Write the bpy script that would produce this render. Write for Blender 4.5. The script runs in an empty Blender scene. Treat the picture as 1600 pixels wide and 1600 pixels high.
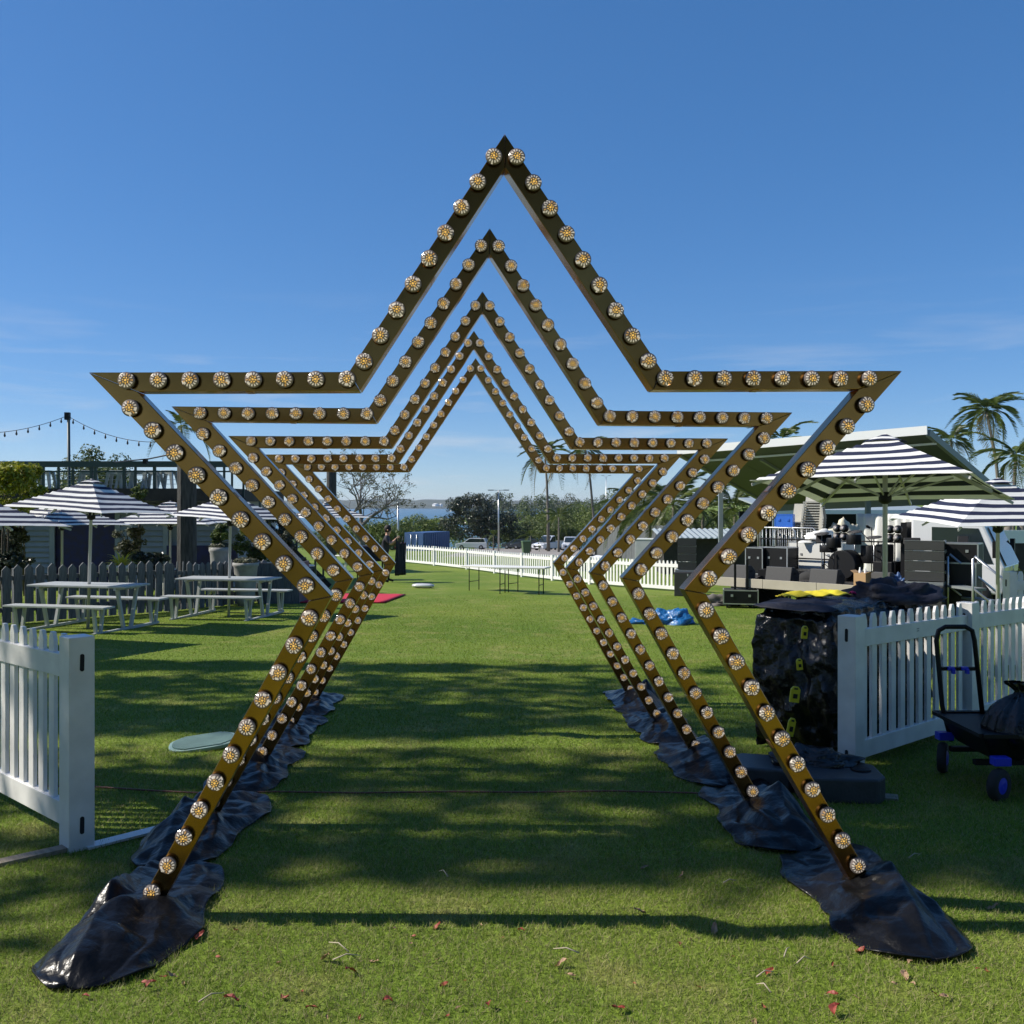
import bpy, math, random
import numpy as np
from mathutils import Vector, Matrix, noise
R = math.radians
rnd = random.Random(7)
S = bpy.context.scene
C = S.collection

# ------------------------------------------------------------------ camera, world, sun, exposure
F, CX, HY, CAMZ = 1500.0, 800.0, 790.0, 1.6
cd = bpy.data.cameras.new('camera'); cam = bpy.data.objects.new('camera', cd); C.objects.link(cam)
cd.sensor_width = 36; cd.lens = 36*F/1600; cd.shift_y = -10/1600
cd.clip_start = 0.05; cd.clip_end = 20000
cam.location = (0, 0, CAMZ); cam.rotation_euler = (R(90), 0, 0)
S.camera = cam
SUN_EL, SUN_AZ = R(41), R(-86.5)          # azimuth from +Y towards +X
w = bpy.data.worlds.new('World'); S.world = w; w.use_nodes = True
nt = w.node_tree; nt.nodes.clear()
out = nt.nodes.new('ShaderNodeOutputWorld'); bg = nt.nodes.new('ShaderNodeBackground')
sky = nt.nodes.new('ShaderNodeTexSky'); sky.sky_type = 'NISHITA'; sky.sun_disc = False
sky.sun_elevation = SUN_EL; sky.sun_rotation = SUN_AZ
sky.air_density = 0.7; sky.dust_density = 0.2; sky.ozone_density = 8
gm = nt.nodes.new('ShaderNodeGamma'); gm.inputs[1].default_value = 0.6; nt.links.new(sky.outputs[0], gm.inputs[0])   # the camera's own tone curve
hs = nt.nodes.new('ShaderNodeHueSaturation'); hs.inputs['Saturation'].default_value = 1.4; hs.inputs['Hue'].default_value = .507; nt.links.new(gm.outputs[0], hs.inputs['Color'])
tc = nt.nodes.new('ShaderNodeTexCoord'); sep = nt.nodes.new('ShaderNodeSeparateXYZ')
nt.links.new(tc.outputs['Generated'], sep.inputs[0])
# thin wisps of cloud low in the sky, all the way round
mp = nt.nodes.new('ShaderNodeMapping'); mp.inputs['Scale'].default_value = (2.6, 2.6, 26)
mp.inputs['Location'].default_value = (3.1, 0.4, 1.7)
nt.links.new(tc.outputs['Generated'], mp.inputs[0])
no = nt.nodes.new('ShaderNodeTexNoise'); no.inputs['Scale'].default_value = 1.6; no.inputs['Detail'].default_value = 6
no.inputs['Roughness'].default_value = 0.55; no.inputs['Distortion'].default_value = 0.4
nt.links.new(mp.outputs[0], no.inputs['Vector'])
cr = nt.nodes.new('ShaderNodeValToRGB'); cr.color_ramp.elements[0].position = 0.54; cr.color_ramp.elements[1].position = 0.74
nt.links.new(no.outputs['Fac'], cr.inputs[0])
hr = nt.nodes.new('ShaderNodeValToRGB')
hr.color_ramp.elements[0].position = 0.02; hr.color_ramp.elements[0].color = (.6, .6, .6, 1)
hr.color_ramp.elements[1].position = 0.22; hr.color_ramp.elements[1].color = (0, 0, 0, 1)
nt.links.new(sep.outputs['Z'], hr.inputs[0])
ml = nt.nodes.new('ShaderNodeMath'); ml.operation = 'MULTIPLY'
nt.links.new(cr.outputs[0], ml.inputs[0]); nt.links.new(hr.outputs[0], ml.inputs[1])
mx = nt.nodes.new('ShaderNodeMixRGB'); mx.inputs['Color2'].default_value = (2.6, 2.75, 2.95, 1)
nt.links.new(ml.outputs[0], mx.inputs['Fac']); nt.links.new(hs.outputs[0], mx.inputs['Color1'])
nt.links.new(mx.outputs[0], bg.inputs['Color']); bg.inputs['Strength'].default_value = 0.149
nt.links.new(bg.outputs[0], out.inputs['Surface'])
sl = bpy.data.lights.new('sun', 'SUN'); sun = bpy.data.objects.new('sun', sl); C.objects.link(sun)
sl.energy = 3.6; sl.angle = R(0.5); sl.color = (1, 0.94, 0.84)
sdir = Vector((math.cos(SUN_EL)*math.sin(SUN_AZ), math.cos(SUN_EL)*math.cos(SUN_AZ), math.sin(SUN_EL)))
sun.rotation_euler = sdir.to_track_quat('Z', 'Y').to_euler()
vs = S.view_settings; vs.view_transform = 'Standard'; vs.look = 'None'; vs.gamma = 1; vs.exposure = 0.8; vs.use_curve_mapping = False
S.cycles.max_bounces = 8; S.cycles.transparent_max_bounces = 12
S.cycles.use_denoising = True

# ------------------------------------------------------------------ helpers
def gz(x, y):
    x = np.asarray(x, float); y = np.asarray(y, float)
    a = 0.05 - 0.035*y
    k = 3.0
    near = np.log(np.exp(np.clip(a*k, -60, 60)) + np.exp(-1.02*k))/k      # smooth max with the flat terrace
    far = -1.0 - 0.04*(y-46)
    t = np.clip((y-42)/10, 0, 1); t = t*t*(3-2*t)
    h = near*(1-t) + far*t
    t2 = np.clip((y-180)/250, 0, 1)
    h = h*(1-t2) + (-16)*t2
    hill = 26*np.exp(-(((x-330)/300)**2) - ((y-900)/330)**2)
    t3 = np.clip((x-14)/7, 0, 1); t4 = np.clip((y-26)/10, 0, 1)
    return h + hill*np.clip((y-350)/150, 0, 1) - 1.5*t3*t3*(3-2*t3)*t4
def g(x, y): return float(gz(x, y))
def P(px, py, Y): return Vector(((px-CX)/F*Y, Y, CAMZ-(py-HY)/F*Y))
def G(px, py):                      # ground point seen at a pixel of the photograph
    lo, hi = 1.0, 400.0
    f = lambda Y: CAMZ-(py-HY)/F*Y - g((px-CX)/F*Y, Y)
    for _ in range(60):
        m = (lo+hi)/2
        if f(m) > 0: lo = m
        else: hi = m
    return Vector(((px-CX)/F*lo, lo, g((px-CX)/F*lo, lo)))
def XG(px, Y):                      # ground point at depth Y under a pixel column
    x = (px-CX)/F*Y
    return Vector((x, Y, g(x, Y)))

class MB:
    def __init__(s): s.v, s.f, s.m, s.sm = [], [], [], []
    def add(s, vs, fs, mat=0, smooth=False):
        o = len(s.v); s.v += [tuple(v) for v in vs]
        for f in fs:
            s.f.append(tuple(i+o for i in f)); s.m.append(mat); s.sm.append(smooth)
        return s
    def box(s, c, sz, rz=0, mat=0, M=None):
        hx, hy, hz = sz[0]/2, sz[1]/2, sz[2]/2
        vs = [Vector((x, y, z)) for x in (-hx, hx) for y in (-hy, hy) for z in (-hz, hz)]
        if M is None: M = Matrix.Rotation(rz, 3, 'Z')
        vs = [M @ v + Vector(c) for v in vs]
        return s.add(vs, [(0, 1, 3, 2), (4, 6, 7, 5), (0, 4, 5, 1), (2, 3, 7, 6), (0, 2, 6, 4), (1, 5, 7, 3)], mat)
    def bar(s, a, b, wd, ht, mat=0, up=(0, 0, 1)):
        a, b = Vector(a), Vector(b); d = (b-a); L = d.length; d.normalize()
        u = Vector(up)
        if abs(d.dot(u)) > .98: u = Vector((0, 1, 0))
        sx = d.cross(u).normalized(); sz_ = sx.cross(d)
        M = Matrix((sx, d, sz_)).transposed()
        return s.box((a+b)/2, (wd, L, ht), M=M, mat=mat)
    def tube(s, pts, r, n=8, mat=0, smooth=True, cap=True):
        pts = [Vector(p) for p in pts]; k = len(pts)
        rs = r if isinstance(r, (list, tuple)) else [r]*k
        rings = []; prev = None
        for i, p in enumerate(pts):
            d = (pts[min(i+1, k-1)] - pts[max(i-1, 0)]).normalized()
            u = prev if prev is not None else (Vector((1, 0, 0)) if abs(d.x) < .8 else Vector((0, 1, 0)))
            sx = (u - d*u.dot(d)).normalized(); sy = d.cross(sx); prev = sx
            rings.append([p + (sx*math.cos(t*2*math.pi/n) + sy*math.sin(t*2*math.pi/n))*rs[i] for t in range(n)])
        vs = [v for q in rings for v in q]; fs = []
        for i in range(k-1):
            for t in range(n):
                fs.append((i*n+t, i*n+(t+1) % n, (i+1)*n+(t+1) % n, (i+1)*n+t))
        s.add(vs, fs, mat, smooth)
        if cap:
            o = len(s.v)-len(vs)
            s.f.append(tuple(o+t for t in reversed(range(n)))); s.m.append(mat); s.sm.append(False)
            s.f.append(tuple(o+(k-1)*n+t for t in range(n))); s.m.append(mat); s.sm.append(False)
        return s
    def lathe(s, prof, n=20, c=(0, 0, 0), mat=0, smooth=True, M=None):
        vs = []
        for r_, z in prof:
            for t in range(n):
                a = t*2*math.pi/n; v = Vector((r_*math.cos(a), r_*math.sin(a), z))
                if M is not None: v = M @ v
                vs.append(v+Vector(c))
        k = len(prof); fs = [(i*n+t, i*n+(t+1) % n, (i+1)*n+(t+1) % n, (i+1)*n+t) for i in range(k-1) for t in range(n)]
        s.add(vs, fs, mat, smooth)
        o = len(s.v)-len(vs)
        if prof[0][0] > 1e-5: s.f.append(tuple(o+t for t in reversed(range(n)))); s.m.append(mat); s.sm.append(False)
        if prof[-1][0] > 1e-5: s.f.append(tuple(o+(k-1)*n+t for t in range(n))); s.m.append(mat); s.sm.append(False)
        return s
    def prism(s, poly, d0, d1, mat=0, axes='xz'):          # polygon in a plane, extruded along the third axis
        n = len(poly)
        def mk(p, d): return (p[0], d, p[1]) if axes == 'xz' else ((p[0], p[1], d) if axes == 'xy' else (d, p[0], p[1]))
        vs = [mk(p, d0) for p in poly] + [mk(p, d1) for p in poly]
        return s.add(vs, [tuple(range(n)), tuple(range(2*n-1, n-1, -1))] + [(i, i+n, (i+1) % n+n, (i+1) % n) for i in range(n)], mat)
    def mesh(s, name, mats):
        me = bpy.data.meshes.new(name); me.from_pydata(s.v, [], s.f)
        for m in (mats if isinstance(mats, (list, tuple)) else [mats]): me.materials.append(m)
        me.polygons.foreach_set('material_index', s.m); me.polygons.foreach_set('use_smooth', s.sm)
        me.update(); return me
    def build(s, name, mats, parent=None, bevel=0, fix=True):
        me = s.mesh(name, mats)
        if fix:
            import bmesh
            b = bmesh.new(); b.from_mesh(me); bmesh.ops.recalc_face_normals(b, faces=b.faces); b.to_mesh(me); b.free()
        return link(name, me, parent, bevel)
def link(name, me, parent=None, bevel=0, loc=None):
    o = bpy.data.objects.new(name, me); C.objects.link(o)
    if parent is not None: o.parent = parent
    if loc is not None: o.location = loc
    if bevel:
        b = o.modifiers.new('bevel', 'BEVEL'); b.width = bevel; b.segments = 2; b.limit_method = 'ANGLE'; b.angle_limit = R(40)
    return o
def tag(o, label=None, cat=None, group=None, kind=None):
    if label: o['label'] = label
    if cat: o['category'] = cat
    if group: o['group'] = group
    if kind: o['kind'] = kind
    return o
def thing(name, label, cat, loc=(0, 0, 0), rz=0, group=None):
    o = bpy.data.objects.new(name, None); C.objects.link(o); o.empty_display_size = .1
    o.location = loc; o.rotation_euler = (0, 0, rz); return tag(o, label, cat, group)
def copy_tree(o, parent=None):
    c = o.copy(); C.objects.link(c); c.parent = parent
    for ch in o.children: copy_tree(ch, c)
    return c
def np_mesh(name, V, Q, mats, attrs=None, smooth=False, midx=None):      # V (n,3), Q (m,k) index arrays
    me = bpy.data.meshes.new(name); V = np.asarray(V, np.float32); Q = np.asarray(Q, np.int32)
    me.vertices.add(len(V)); me.vertices.foreach_set('co', V.ravel())
    k = Q.shape[1]; me.loops.add(Q.size); me.loops.foreach_set('vertex_index', Q.ravel())
    me.polygons.add(len(Q)); me.polygons.foreach_set('loop_start', np.arange(0, Q.size, k, dtype=np.int32))
    me.polygons.foreach_set('use_smooth', np.full(len(Q), smooth))
    for m in (mats if isinstance(mats, (list, tuple)) else [mats]): me.materials.append(m)
    if midx is not None: me.polygons.foreach_set('material_index', np.asarray(midx, np.int32))
    for an, av in (attrs or {}).items():
        a = me.attributes.new(an, 'FLOAT', 'POINT'); a.data.foreach_set('value', np.asarray(av, np.float32))
    me.update(calc_edges=True); return me

# ------------------------------------------------------------------ materials
def mat(name, col, rough=.6, metal=0, noise_amt=.0, nscale=8, bump=0, bscale=60, coat=0, spec=.5, col2=None, coords='Object', stretch=None, emit=None, estr=0, transl=0, alpha=None, bdist=.01, detail=5):
    m = bpy.data.materials.new(name); m.use_nodes = True; t = m.node_tree; b = t.nodes['Principled BSDF']
    b.inputs['Base Color'].default_value = (*col, 1); b.inputs['Roughness'].default_value = rough; b.inputs['Metallic'].default_value = metal
    b.inputs['Coat Weight'].default_value = coat; b.inputs['Specular IOR Level'].default_value = spec
    tcn = t.nodes.new('ShaderNodeTexCoord'); src = tcn.outputs[coords]
    if stretch:
        mpn = t.nodes.new('ShaderNodeMapping'); mpn.inputs['Scale'].default_value = stretch; t.links.new(src, mpn.inputs[0]); src = mpn.outputs[0]
    if noise_amt or col2:
        n1 = t.nodes.new('ShaderNodeTexNoise'); n1.inputs['Scale'].default_value = nscale; n1.inputs['Detail'].default_value = detail; t.links.new(src, n1.inputs['Vector'])
        rp = t.nodes.new('ShaderNodeValToRGB'); rp.color_ramp.elements[0].position = .35; rp.color_ramp.elements[1].position = .65
        c2 = col2 or tuple(max(0, c*(1-noise_amt)) for c in col)
        rp.color_ramp.elements[0].color = (*c2, 1); rp.color_ramp.elements[1].color = (*col, 1)
        t.links.new(n1.outputs['Fac'], rp.inputs[0]); t.links.new(rp.outputs[0], b.inputs['Base Color'])
    if bump:
        n2 = t.nodes.new('ShaderNodeTexNoise'); n2.inputs['Scale'].default_value = bscale; n2.inputs['Detail'].default_value = 4; t.links.new(src, n2.inputs['Vector'])
        bp = t.nodes.new('ShaderNodeBump'); bp.inputs['Strength'].default_value = bump; bp.inputs['Distance'].default_value = bdist
        t.links.new(n2.outputs['Fac'], bp.inputs['Height']); t.links.new(bp.outputs[0], b.inputs['Normal'])
    if emit: b.inputs['Emission Color'].default_value = (*emit, 1); b.inputs['Emission Strength'].default_value = estr
    if transl:
        o = t.nodes['Material Output']; tr = t.nodes.new('ShaderNodeBsdfTranslucent'); ms = t.nodes.new('ShaderNodeMixShader'); ms.inputs[0].default_value = transl
        s_ = b.inputs['Base Color']
        if s_.is_linked: t.links.new(s_.links[0].from_socket, tr.inputs[0])
        else: tr.inputs[0].default_value = (*col, 1)
        t.links.new(b.outputs[0], ms.inputs[1]); t.links.new(tr.outputs[0], ms.inputs[2]); t.links.new(ms.outputs[0], o.inputs['Surface'])
    return m
def leafmat(name, c1, c2, rough=.55, transl=.25):
    m = bpy.data.materials.new(name); m.use_nodes = True; t = m.node_tree; b = t.nodes['Principled BSDF']; o = t.nodes['Material Output']
    a = t.nodes.new('ShaderNodeAttribute'); a.attribute_name = 'rnd'
    rp = t.nodes.new('ShaderNodeValToRGB'); rp.color_ramp.elements[0].color = (*c1, 1); rp.color_ramp.elements[1].color = (*c2, 1)
    t.links.new(a.outputs['Fac'], rp.inputs[0]); t.links.new(rp.outputs[0], b.inputs['Base Color']); b.inputs['Roughness'].default_value = rough
    b.inputs['Specular IOR Level'].default_value = .35
    tr = t.nodes.new('ShaderNodeBsdfTranslucent'); ms = t.nodes.new('ShaderNodeMixShader'); ms.inputs[0].default_value = transl
    t.links.new(rp.outputs[0], tr.inputs[0]); t.links.new(b.outputs[0], ms.inputs[1]); t.links.new(tr.outputs[0], ms.inputs[2]); t.links.new(ms.outputs[0], o.inputs['Surface'])
    return m
M = {}
M['white_pvc'] = mat('white_pvc', (.80, .785, .75), .42, noise_amt=.18, nscale=5, bump=.06, bscale=25)
M['white_far'] = mat('white_paint', (.76, .76, .73), .5)
M['slot_shade_black'] = mat('slot_shade_black', (.01, .01, .012), .8)
M['brass'] = mat('brushed_brass', (.55, .265, .075), .22, 1.0, noise_amt=.25, nscale=4, bump=.06, bscale=9, bdist=.004)
M['socket'] = mat('black_socket', (.012, .011, .01), .4)
M['copper'] = mat('copper_clip', (.7, .38, .22), .3, 1)
M['lens_core'] = mat('lamp_core', (.6, .4, .12), .2, emit=(1, .58, .12), estr=.55)
M['lens_petal'] = mat('lamp_petal', (.46, .42, .37), .15, emit=(1, .86, .68), estr=.27)
M['lens_clear'] = mat('lamp_clear', (.19, .155, .14), .12, emit=(1, .7, .5), estr=.02)
M['lens_amber'] = mat('lamp_amber', (.35, .22, .10), .12, emit=(1, .55, .18), estr=.26)
M['vinyl'] = mat('black_vinyl', (.007, .007, .008), .30, noise_amt=.4, nscale=5, bump=.6, bscale=13, bdist=.02, spec=.25)
M['plastic_wrap'] = mat('black_plastic_film', (.007, .007, .008), .20, bump=.5, bscale=30, bdist=.02, spec=.5)
M['black'] = mat('matt_black', (.007, .007, .008), .5, spec=.3)
M['speaker'] = mat('speaker_black', (.035, .035, .036), .6, noise_amt=.2, nscale=30)
M['grille'] = mat('speaker_grille', (.055, .055, .055), .55, noise_amt=.4, nscale=200)
M['steel'] = mat('galvanised_steel', (.52, .53, .54), .38, .8)
M['alu'] = mat('pale_aluminium', (.50, .50, .50), .45, .2)
M['grey_paint'] = mat('grey_table_paint', (.44, .46, .46), .45, noise_amt=.1, nscale=4)
M['grey_timber'] = mat('weathered_grey_timber', (.145, .155, .165), .8, noise_amt=.45, nscale=5, stretch=(9, 9, 1.2), bump=.4, bscale=30)
M['old_timber'] = mat('old_dark_timber', (.085, .08, .075), .85, col2=(.03, .028, .027), nscale=4, stretch=(7, 7, .8), bump=.6, bscale=18, bdist=.03)
M['weatherboard'] = mat('painted_weatherboard', (.27, .29, .32), .6, noise_amt=.12, nscale=3)
M['mural'] = mat('mural_navy', (.012, .010, .085), .6, col2=(.02, .012, .04), nscale=6)
M['balustrade'] = mat('dark_green_paint', (.03, .055, .05), .5)
M['deck_dark'] = mat('deck_timber', (.04, .034, .03), .8, noise_amt=.4, nscale=5)
M['stool'] = mat('pale_stool_metal', (.42, .46, .45), .45)
M['pot'] = mat('pale_concrete_pot', (.36, .36, .34), .85, noise_amt=.25, nscale=7, bump=.2)
M['bark'] = mat('tree_bark', (.11, .09, .07), .9, noise_amt=.5, nscale=6, stretch=(5, 5, 1), bump=.5, bscale=20)
M['pale_bark'] = mat('pale_bark', (.17, .155, .14), .9, noise_amt=.3, nscale=4)
M['palm_bark'] = mat('palm_trunk', (.20, .175, .14), .9, noise_amt=.35, nscale=6, stretch=(1, 1, 5))
M['asphalt'] = mat('pale_asphalt', (.30, .27, .24), .9, noise_amt=.2, nscale=.6)
M['canvas'] = mat('stage_deck_edge', (.42, .38, .30), .7, noise_amt=.12, nscale=3)
M['roof_white'] = mat('white_fascia', (.82, .83, .82), .4)
M['roof_under'] = mat('stage_roof_lining', (.085, .10, .09), .7, noise_amt=.1, nscale=2)
M['roof_grey'] = mat('grey_frame', (.20, .22, .22), .5)
M['drape'] = mat('white_drape', (.78, .78, .74), .85, noise_amt=.06, nscale=2)
M['cream'] = mat('cream_sheet', (.66, .62, .48), .85, noise_amt=.2, nscale=3)
M['tyre'] = mat('tyre_rubber', (.02, .02, .02), .8)
M['rim'] = mat('wheel_rim', (.45, .45, .45), .35, .8)
M['car_white'] = mat('car_paint_white', (.72, .73, .74), .25, coat=.6)
M['car_silver'] = mat('car_paint_silver', (.62, .63, .64), .3, .1, coat=.6)
M['car_dark'] = mat('car_paint_dark', (.03, .04, .05), .25, coat=.6)
M['car_red'] = mat('car_paint_red', (.35, .03, .03), .25, coat=.6)
M['glass'] = mat('dark_glass', (.02, .03, .035), .06, spec=.6)
M['container'] = mat('container_blue', (.05, .11, .26), .5, noise_amt=.15, nscale=2)
M['container_dark'] = mat('container_shade_blue', (.03, .05, .12), .5)
M['bin'] = mat('bin_green', (.07, .12, .05), .5)
M['red_cloth'] = mat('red_carpet', (.55, .02, .05), .85, noise_amt=.2, nscale=30)
M['blue_tarp'] = mat('blue_tarpaulin', (.02, .16, .42), .28, noise_amt=.5, nscale=9, bump=.8, bscale=22, bdist=.03, coat=.3)
M['blue_plastic'] = mat('blue_plastic', (.02, .04, .55), .35)
M['blue_crate'] = mat('blue_crate', (.05, .20, .75), .5)
M['yellow'] = mat('yellow_cloth', (.72, .60, .03), .7, noise_amt=.2, nscale=10)
M['yellow_plastic'] = mat('yellow_plastic', (.62, .52, .02), .35)
M['magenta'] = mat('magenta_cloth', (.42, .01, .12), .7, noise_amt=.2, nscale=10)
M['navy_cloth'] = mat('navy_cloth', (.008, .010, .024), .7, noise_amt=.3, nscale=6, bump=.5, bscale=10, bdist=.03)
M['teal'] = mat('teal_plastic', (.26, .38, .34), .45, noise_amt=.15, nscale=10)
M['rubber_base'] = mat('dark_grey_plastic', (.045, .05, .055), .45, noise_amt=.25, nscale=12, bump=.2)
M['cable'] = mat('cable_red_brown', (.17, .06, .04), .6)
M['cardboard'] = mat('cardboard', (.45, .28, .14), .8)
M['pale_wood'] = mat('bare_timber', (.34, .28, .21), .8, noise_amt=.35, nscale=8, stretch=(1, 6, 6))
M['table_top'] = mat('trestle_top', (.74, .73, .68), .5)
M['skin'] = mat('skin', (.55, .32, .22), .55)
M['shirt'] = mat('dark_shirt', (.035, .035, .045), .85)
M['hair'] = mat('dark_hair', (.02, .014, .01), .7)
M['chair_white'] = mat('white_chair_plastic', (.66, .66, .62), .45)
M['chair_stack'] = mat('cream_chair_plastic', (.50, .48, .42), .5)
M['lamp_face'] = mat('lamp_lens', (.30, .28, .27), .2)
M['label_grey'] = mat('grey_label', (.18, .2, .21), .6)
M['sign_grey'] = mat('speaker_badge', (.6, .6, .6), .4)
M['headlight'] = mat('headlight', (.6, .62, .65), .15, coat=1)
M['twig'] = mat('dry_twig', (.42, .36, .26), .9)
M['corr'] = mat('corrugated_roof', (.40, .45, .45), .45, .3)
M['far_house'] = mat('far_house_white', (.7, .7, .68), .7)
M['sand'] = mat('beach_sand', (.62, .56, .46), .9)
M['boat'] = mat('white_fibreglass', (.74, .75, .75), .3)

def grass_mat(name, blades):
    m = bpy.data.materials.new(name); m.use_nodes = True; t = m.node_tree; b = t.nodes['Principled BSDF']
    ge = t.nodes.new('ShaderNodeNewGeometry')
    def nz(scale, det=4, rough=.55):
        n = t.nodes.new('ShaderNodeTexNoise'); n.inputs['Scale'].default_value = scale; n.inputs['Detail'].default_value = det; n.inputs['Roughness'].default_value = rough
        t.links.new(ge.outputs['Position'], n.inputs['Vector']); return n.outputs['Fac']
    def ramp(src, p0, c0, p1, c1):
        r = t.nodes.new('ShaderNodeValToRGB'); r.color_ramp.elements[0].position = p0; r.color_ramp.elements[1].position = p1
        r.color_ramp.elements[0].color = (*c0, 1); r.color_ramp.elements[1].color = (*c1, 1); t.links.new(src, r.inputs[0]); return r.outputs[0]
    k = 1.70 if blades else 1.34
    base = ramp(nz(.35), .35, (.102*k, .160*k, .020*k), .65, (.148*k, .198*k, .030*k))
    dry = ramp(nz(1.7, 6, .7), .52, (0, 0, 0), .72, (1, 1, 1))
    m1 = t.nodes.new('ShaderNodeMixRGB'); m1.inputs['Color2'].default_value = (.27*k, .25*k, .09*k, 1)
    mu = t.nodes.new('ShaderNodeMath'); mu.operation = 'MULTIPLY'; mu.inputs[1].default_value = .75 if blades else .6
    t.links.new(dry, mu.inputs[0]); t.links.new(mu.outputs[0], m1.inputs['Fac']); t.links.new(base, m1.inputs['Color1'])
    col = m1.outputs[0]
    if blades:
        a = t.nodes.new('ShaderNodeAttribute'); a.attribute_name = 'rnd'
        r2 = ramp(a.outputs['Fac'], 0.0, (.50, .55, .40), 1.0, (1.45, 1.35, 1.5))
        m2 = t.nodes.new('ShaderNodeMixRGB'); m2.blend_type = 'MULTIPLY'; m2.inputs['Fac'].default_value = 1
        t.links.new(col, m2.inputs['Color1']); t.links.new(r2, m2.inputs['Color2']); col = m2.outputs[0]
        a2 = t.nodes.new('ShaderNodeAttribute'); a2.attribute_name = 'dead'
        m3 = t.nodes.new('ShaderNodeMixRGB'); m3.inputs['Color2'].default_value = (.38, .33, .18, 1)
        t.links.new(a2.outputs['Fac'], m3.inputs['Fac']); t.links.new(col, m3.inputs['Color1']); col = m3.outputs[0]
    else:
        fine = ramp(nz(55, 3), .3, (.55, .55, .5), .7, (1.15, 1.12, 1.1))
        m2 = t.nodes.new('ShaderNodeMixRGB'); m2.blend_type = 'MULTIPLY'; m2.inputs['Fac'].default_value = 1
        t.links.new(col, m2.inputs['Color1']); t.links.new(fine, m2.inputs['Color2']); col = m2.outputs[0]
        # turf grows thin over dry thatch
        bp = t.nodes.new('ShaderNodeBump'); bp.inputs['Strength'].default_value = .6; bp.inputs['Distance'].default_value = .03
        t.links.new(nz(38, 4, .6), bp.inputs['Height']); t.links.new(bp.outputs[0], b.inputs['Normal'])
    t.links.new(col, b.inputs['Base Color']); b.inputs['Roughness'].default_value = .7 if not blades else .5; b.inputs['Specular IOR Level'].default_value = .10
    if blades:
        o = t.nodes['Material Output']; tr = t.nodes.new('ShaderNodeBsdfTranslucent'); ms = t.nodes.new('ShaderNodeMixShader'); ms.inputs[0].default_value = .35
        t.links.new(col, tr.inputs[0]); t.links.new(b.outputs[0], ms.inputs[1]); t.links.new(tr.outputs[0], ms.inputs[2]); t.links.new(ms.outputs[0], o.inputs['Surface'])
    return m
M['lawn'] = grass_mat('lawn_turf', False); M['blade'] = grass_mat('grass_blades', True)
M['water'] = mat('bay_water', (.03, .10, .15), .25, bump=.2, bscale=.05, bdist=1)
M['far_hill'] = mat('far_wooded_hill', (.055, .07, .035), .95, col2=(.03, .042, .022), nscale=.02, detail=8)

# stripes of the umbrella cloth: woven bands parallel to the hem
def stripe_mat():
    m = bpy.data.materials.new('striped_canvas'); m.use_nodes = True; t = m.node_tree; b = t.nodes['Principled BSDF']; o = t.nodes['Material Output']
    a = t.nodes.new('ShaderNodeAttribute'); a.attribute_name = 'band'
    fr = t.nodes.new('ShaderNodeMath'); fr.operation = 'FRACT'; t.links.new(a.outputs['Fac'], fr.inputs[0])
    gt = t.nodes.new('ShaderNodeMath'); gt.operation = 'GREATER_THAN'; gt.inputs[1].default_value = .51; t.links.new(fr.outputs[0], gt.inputs[0])
    mxx = t.nodes.new('ShaderNodeMixRGB'); mxx.inputs['Color1'].default_value = (.82, .82, .80, 1); mxx.inputs['Color2'].default_value = (.018, .024, .065, 1)
    t.links.new(gt.outputs[0], mxx.inputs['Fac']); t.links.new(mxx.outputs[0], b.inputs['Base Color']); b.inputs['Roughness'].default_value = .8
    tr = t.nodes.new('ShaderNodeBsdfTranslucent'); t.links.new(mxx.outputs[0], tr.inputs[0])
    ms = t.nodes.new('ShaderNodeMixShader'); ms.inputs[0].default_value = .24
    t.links.new(b.outputs[0], ms.inputs[1]); t.links.new(tr.outputs[0], ms.inputs[2]); t.links.new(ms.outputs[0], o.inputs['Surface'])
    return m
M['stripes'] = stripe_mat()

# ------------------------------------------------------------------ the setting
def sheet(name, xs, ys, zoff, m, kind='structure'):
    X, Y = np.meshgrid(xs, ys); Z = gz(X, Y) + zoff
    V = np.stack([X, Y, Z], -1).reshape(-1, 3); nx = len(xs); i = np.arange((len(ys)-1)*nx).reshape(len(ys)-1, nx)[:, :-1].ravel()
    o = link(name, np_mesh(name, V, np.stack([i, i+1, i+nx+1, i+nx], -1), m, smooth=True)); return tag(o, kind=kind)
def spread(a, n0, far, n1):
    p = np.linspace(0, a, n0); q = np.geomspace(a, far, n1)[1:]; p = np.concatenate([p, q]); return np.concatenate([-p[:0:-1], p])
ys_ = np.concatenate([np.linspace(-70, -4, 12), np.linspace(-2, 60, 90), np.geomspace(62, 1500, 60)])
sheet('lawn', spread(30, 40, 1500, 22), ys_, 0, M['lawn'])
def strip(name, pts, m, zoff=.004):                       # a flat sheet following the terrain between two edges
    V, Q = [], []
    for (xa, xb, y) in pts:
        for t in np.linspace(0, 1, 9):
            x = xa+(xb-xa)*t; V.append((x, y, g(x, y)+zoff))
    for r in range(len(pts)-1):
        for t in range(8): Q.append((r*9+t, r*9+t+1, r*9+t+10, r*9+t+9))
    return tag(link(name, np_mesh(name, V, Q, m, smooth=True)), kind='structure')
strip('car_park', [(-3+(-.02)*y, 13.0, y) for y in np.linspace(58, 168, 40)], M['asphalt'])
sea = MB(); sea.add([(-8000, 300, -12), (8000, 300, -12), (8000, 9000, -12), (-8000, 9000, -12)], [(0, 1, 2, 3)])
tag(sea.build('water', M['water']), kind='structure')
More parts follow.
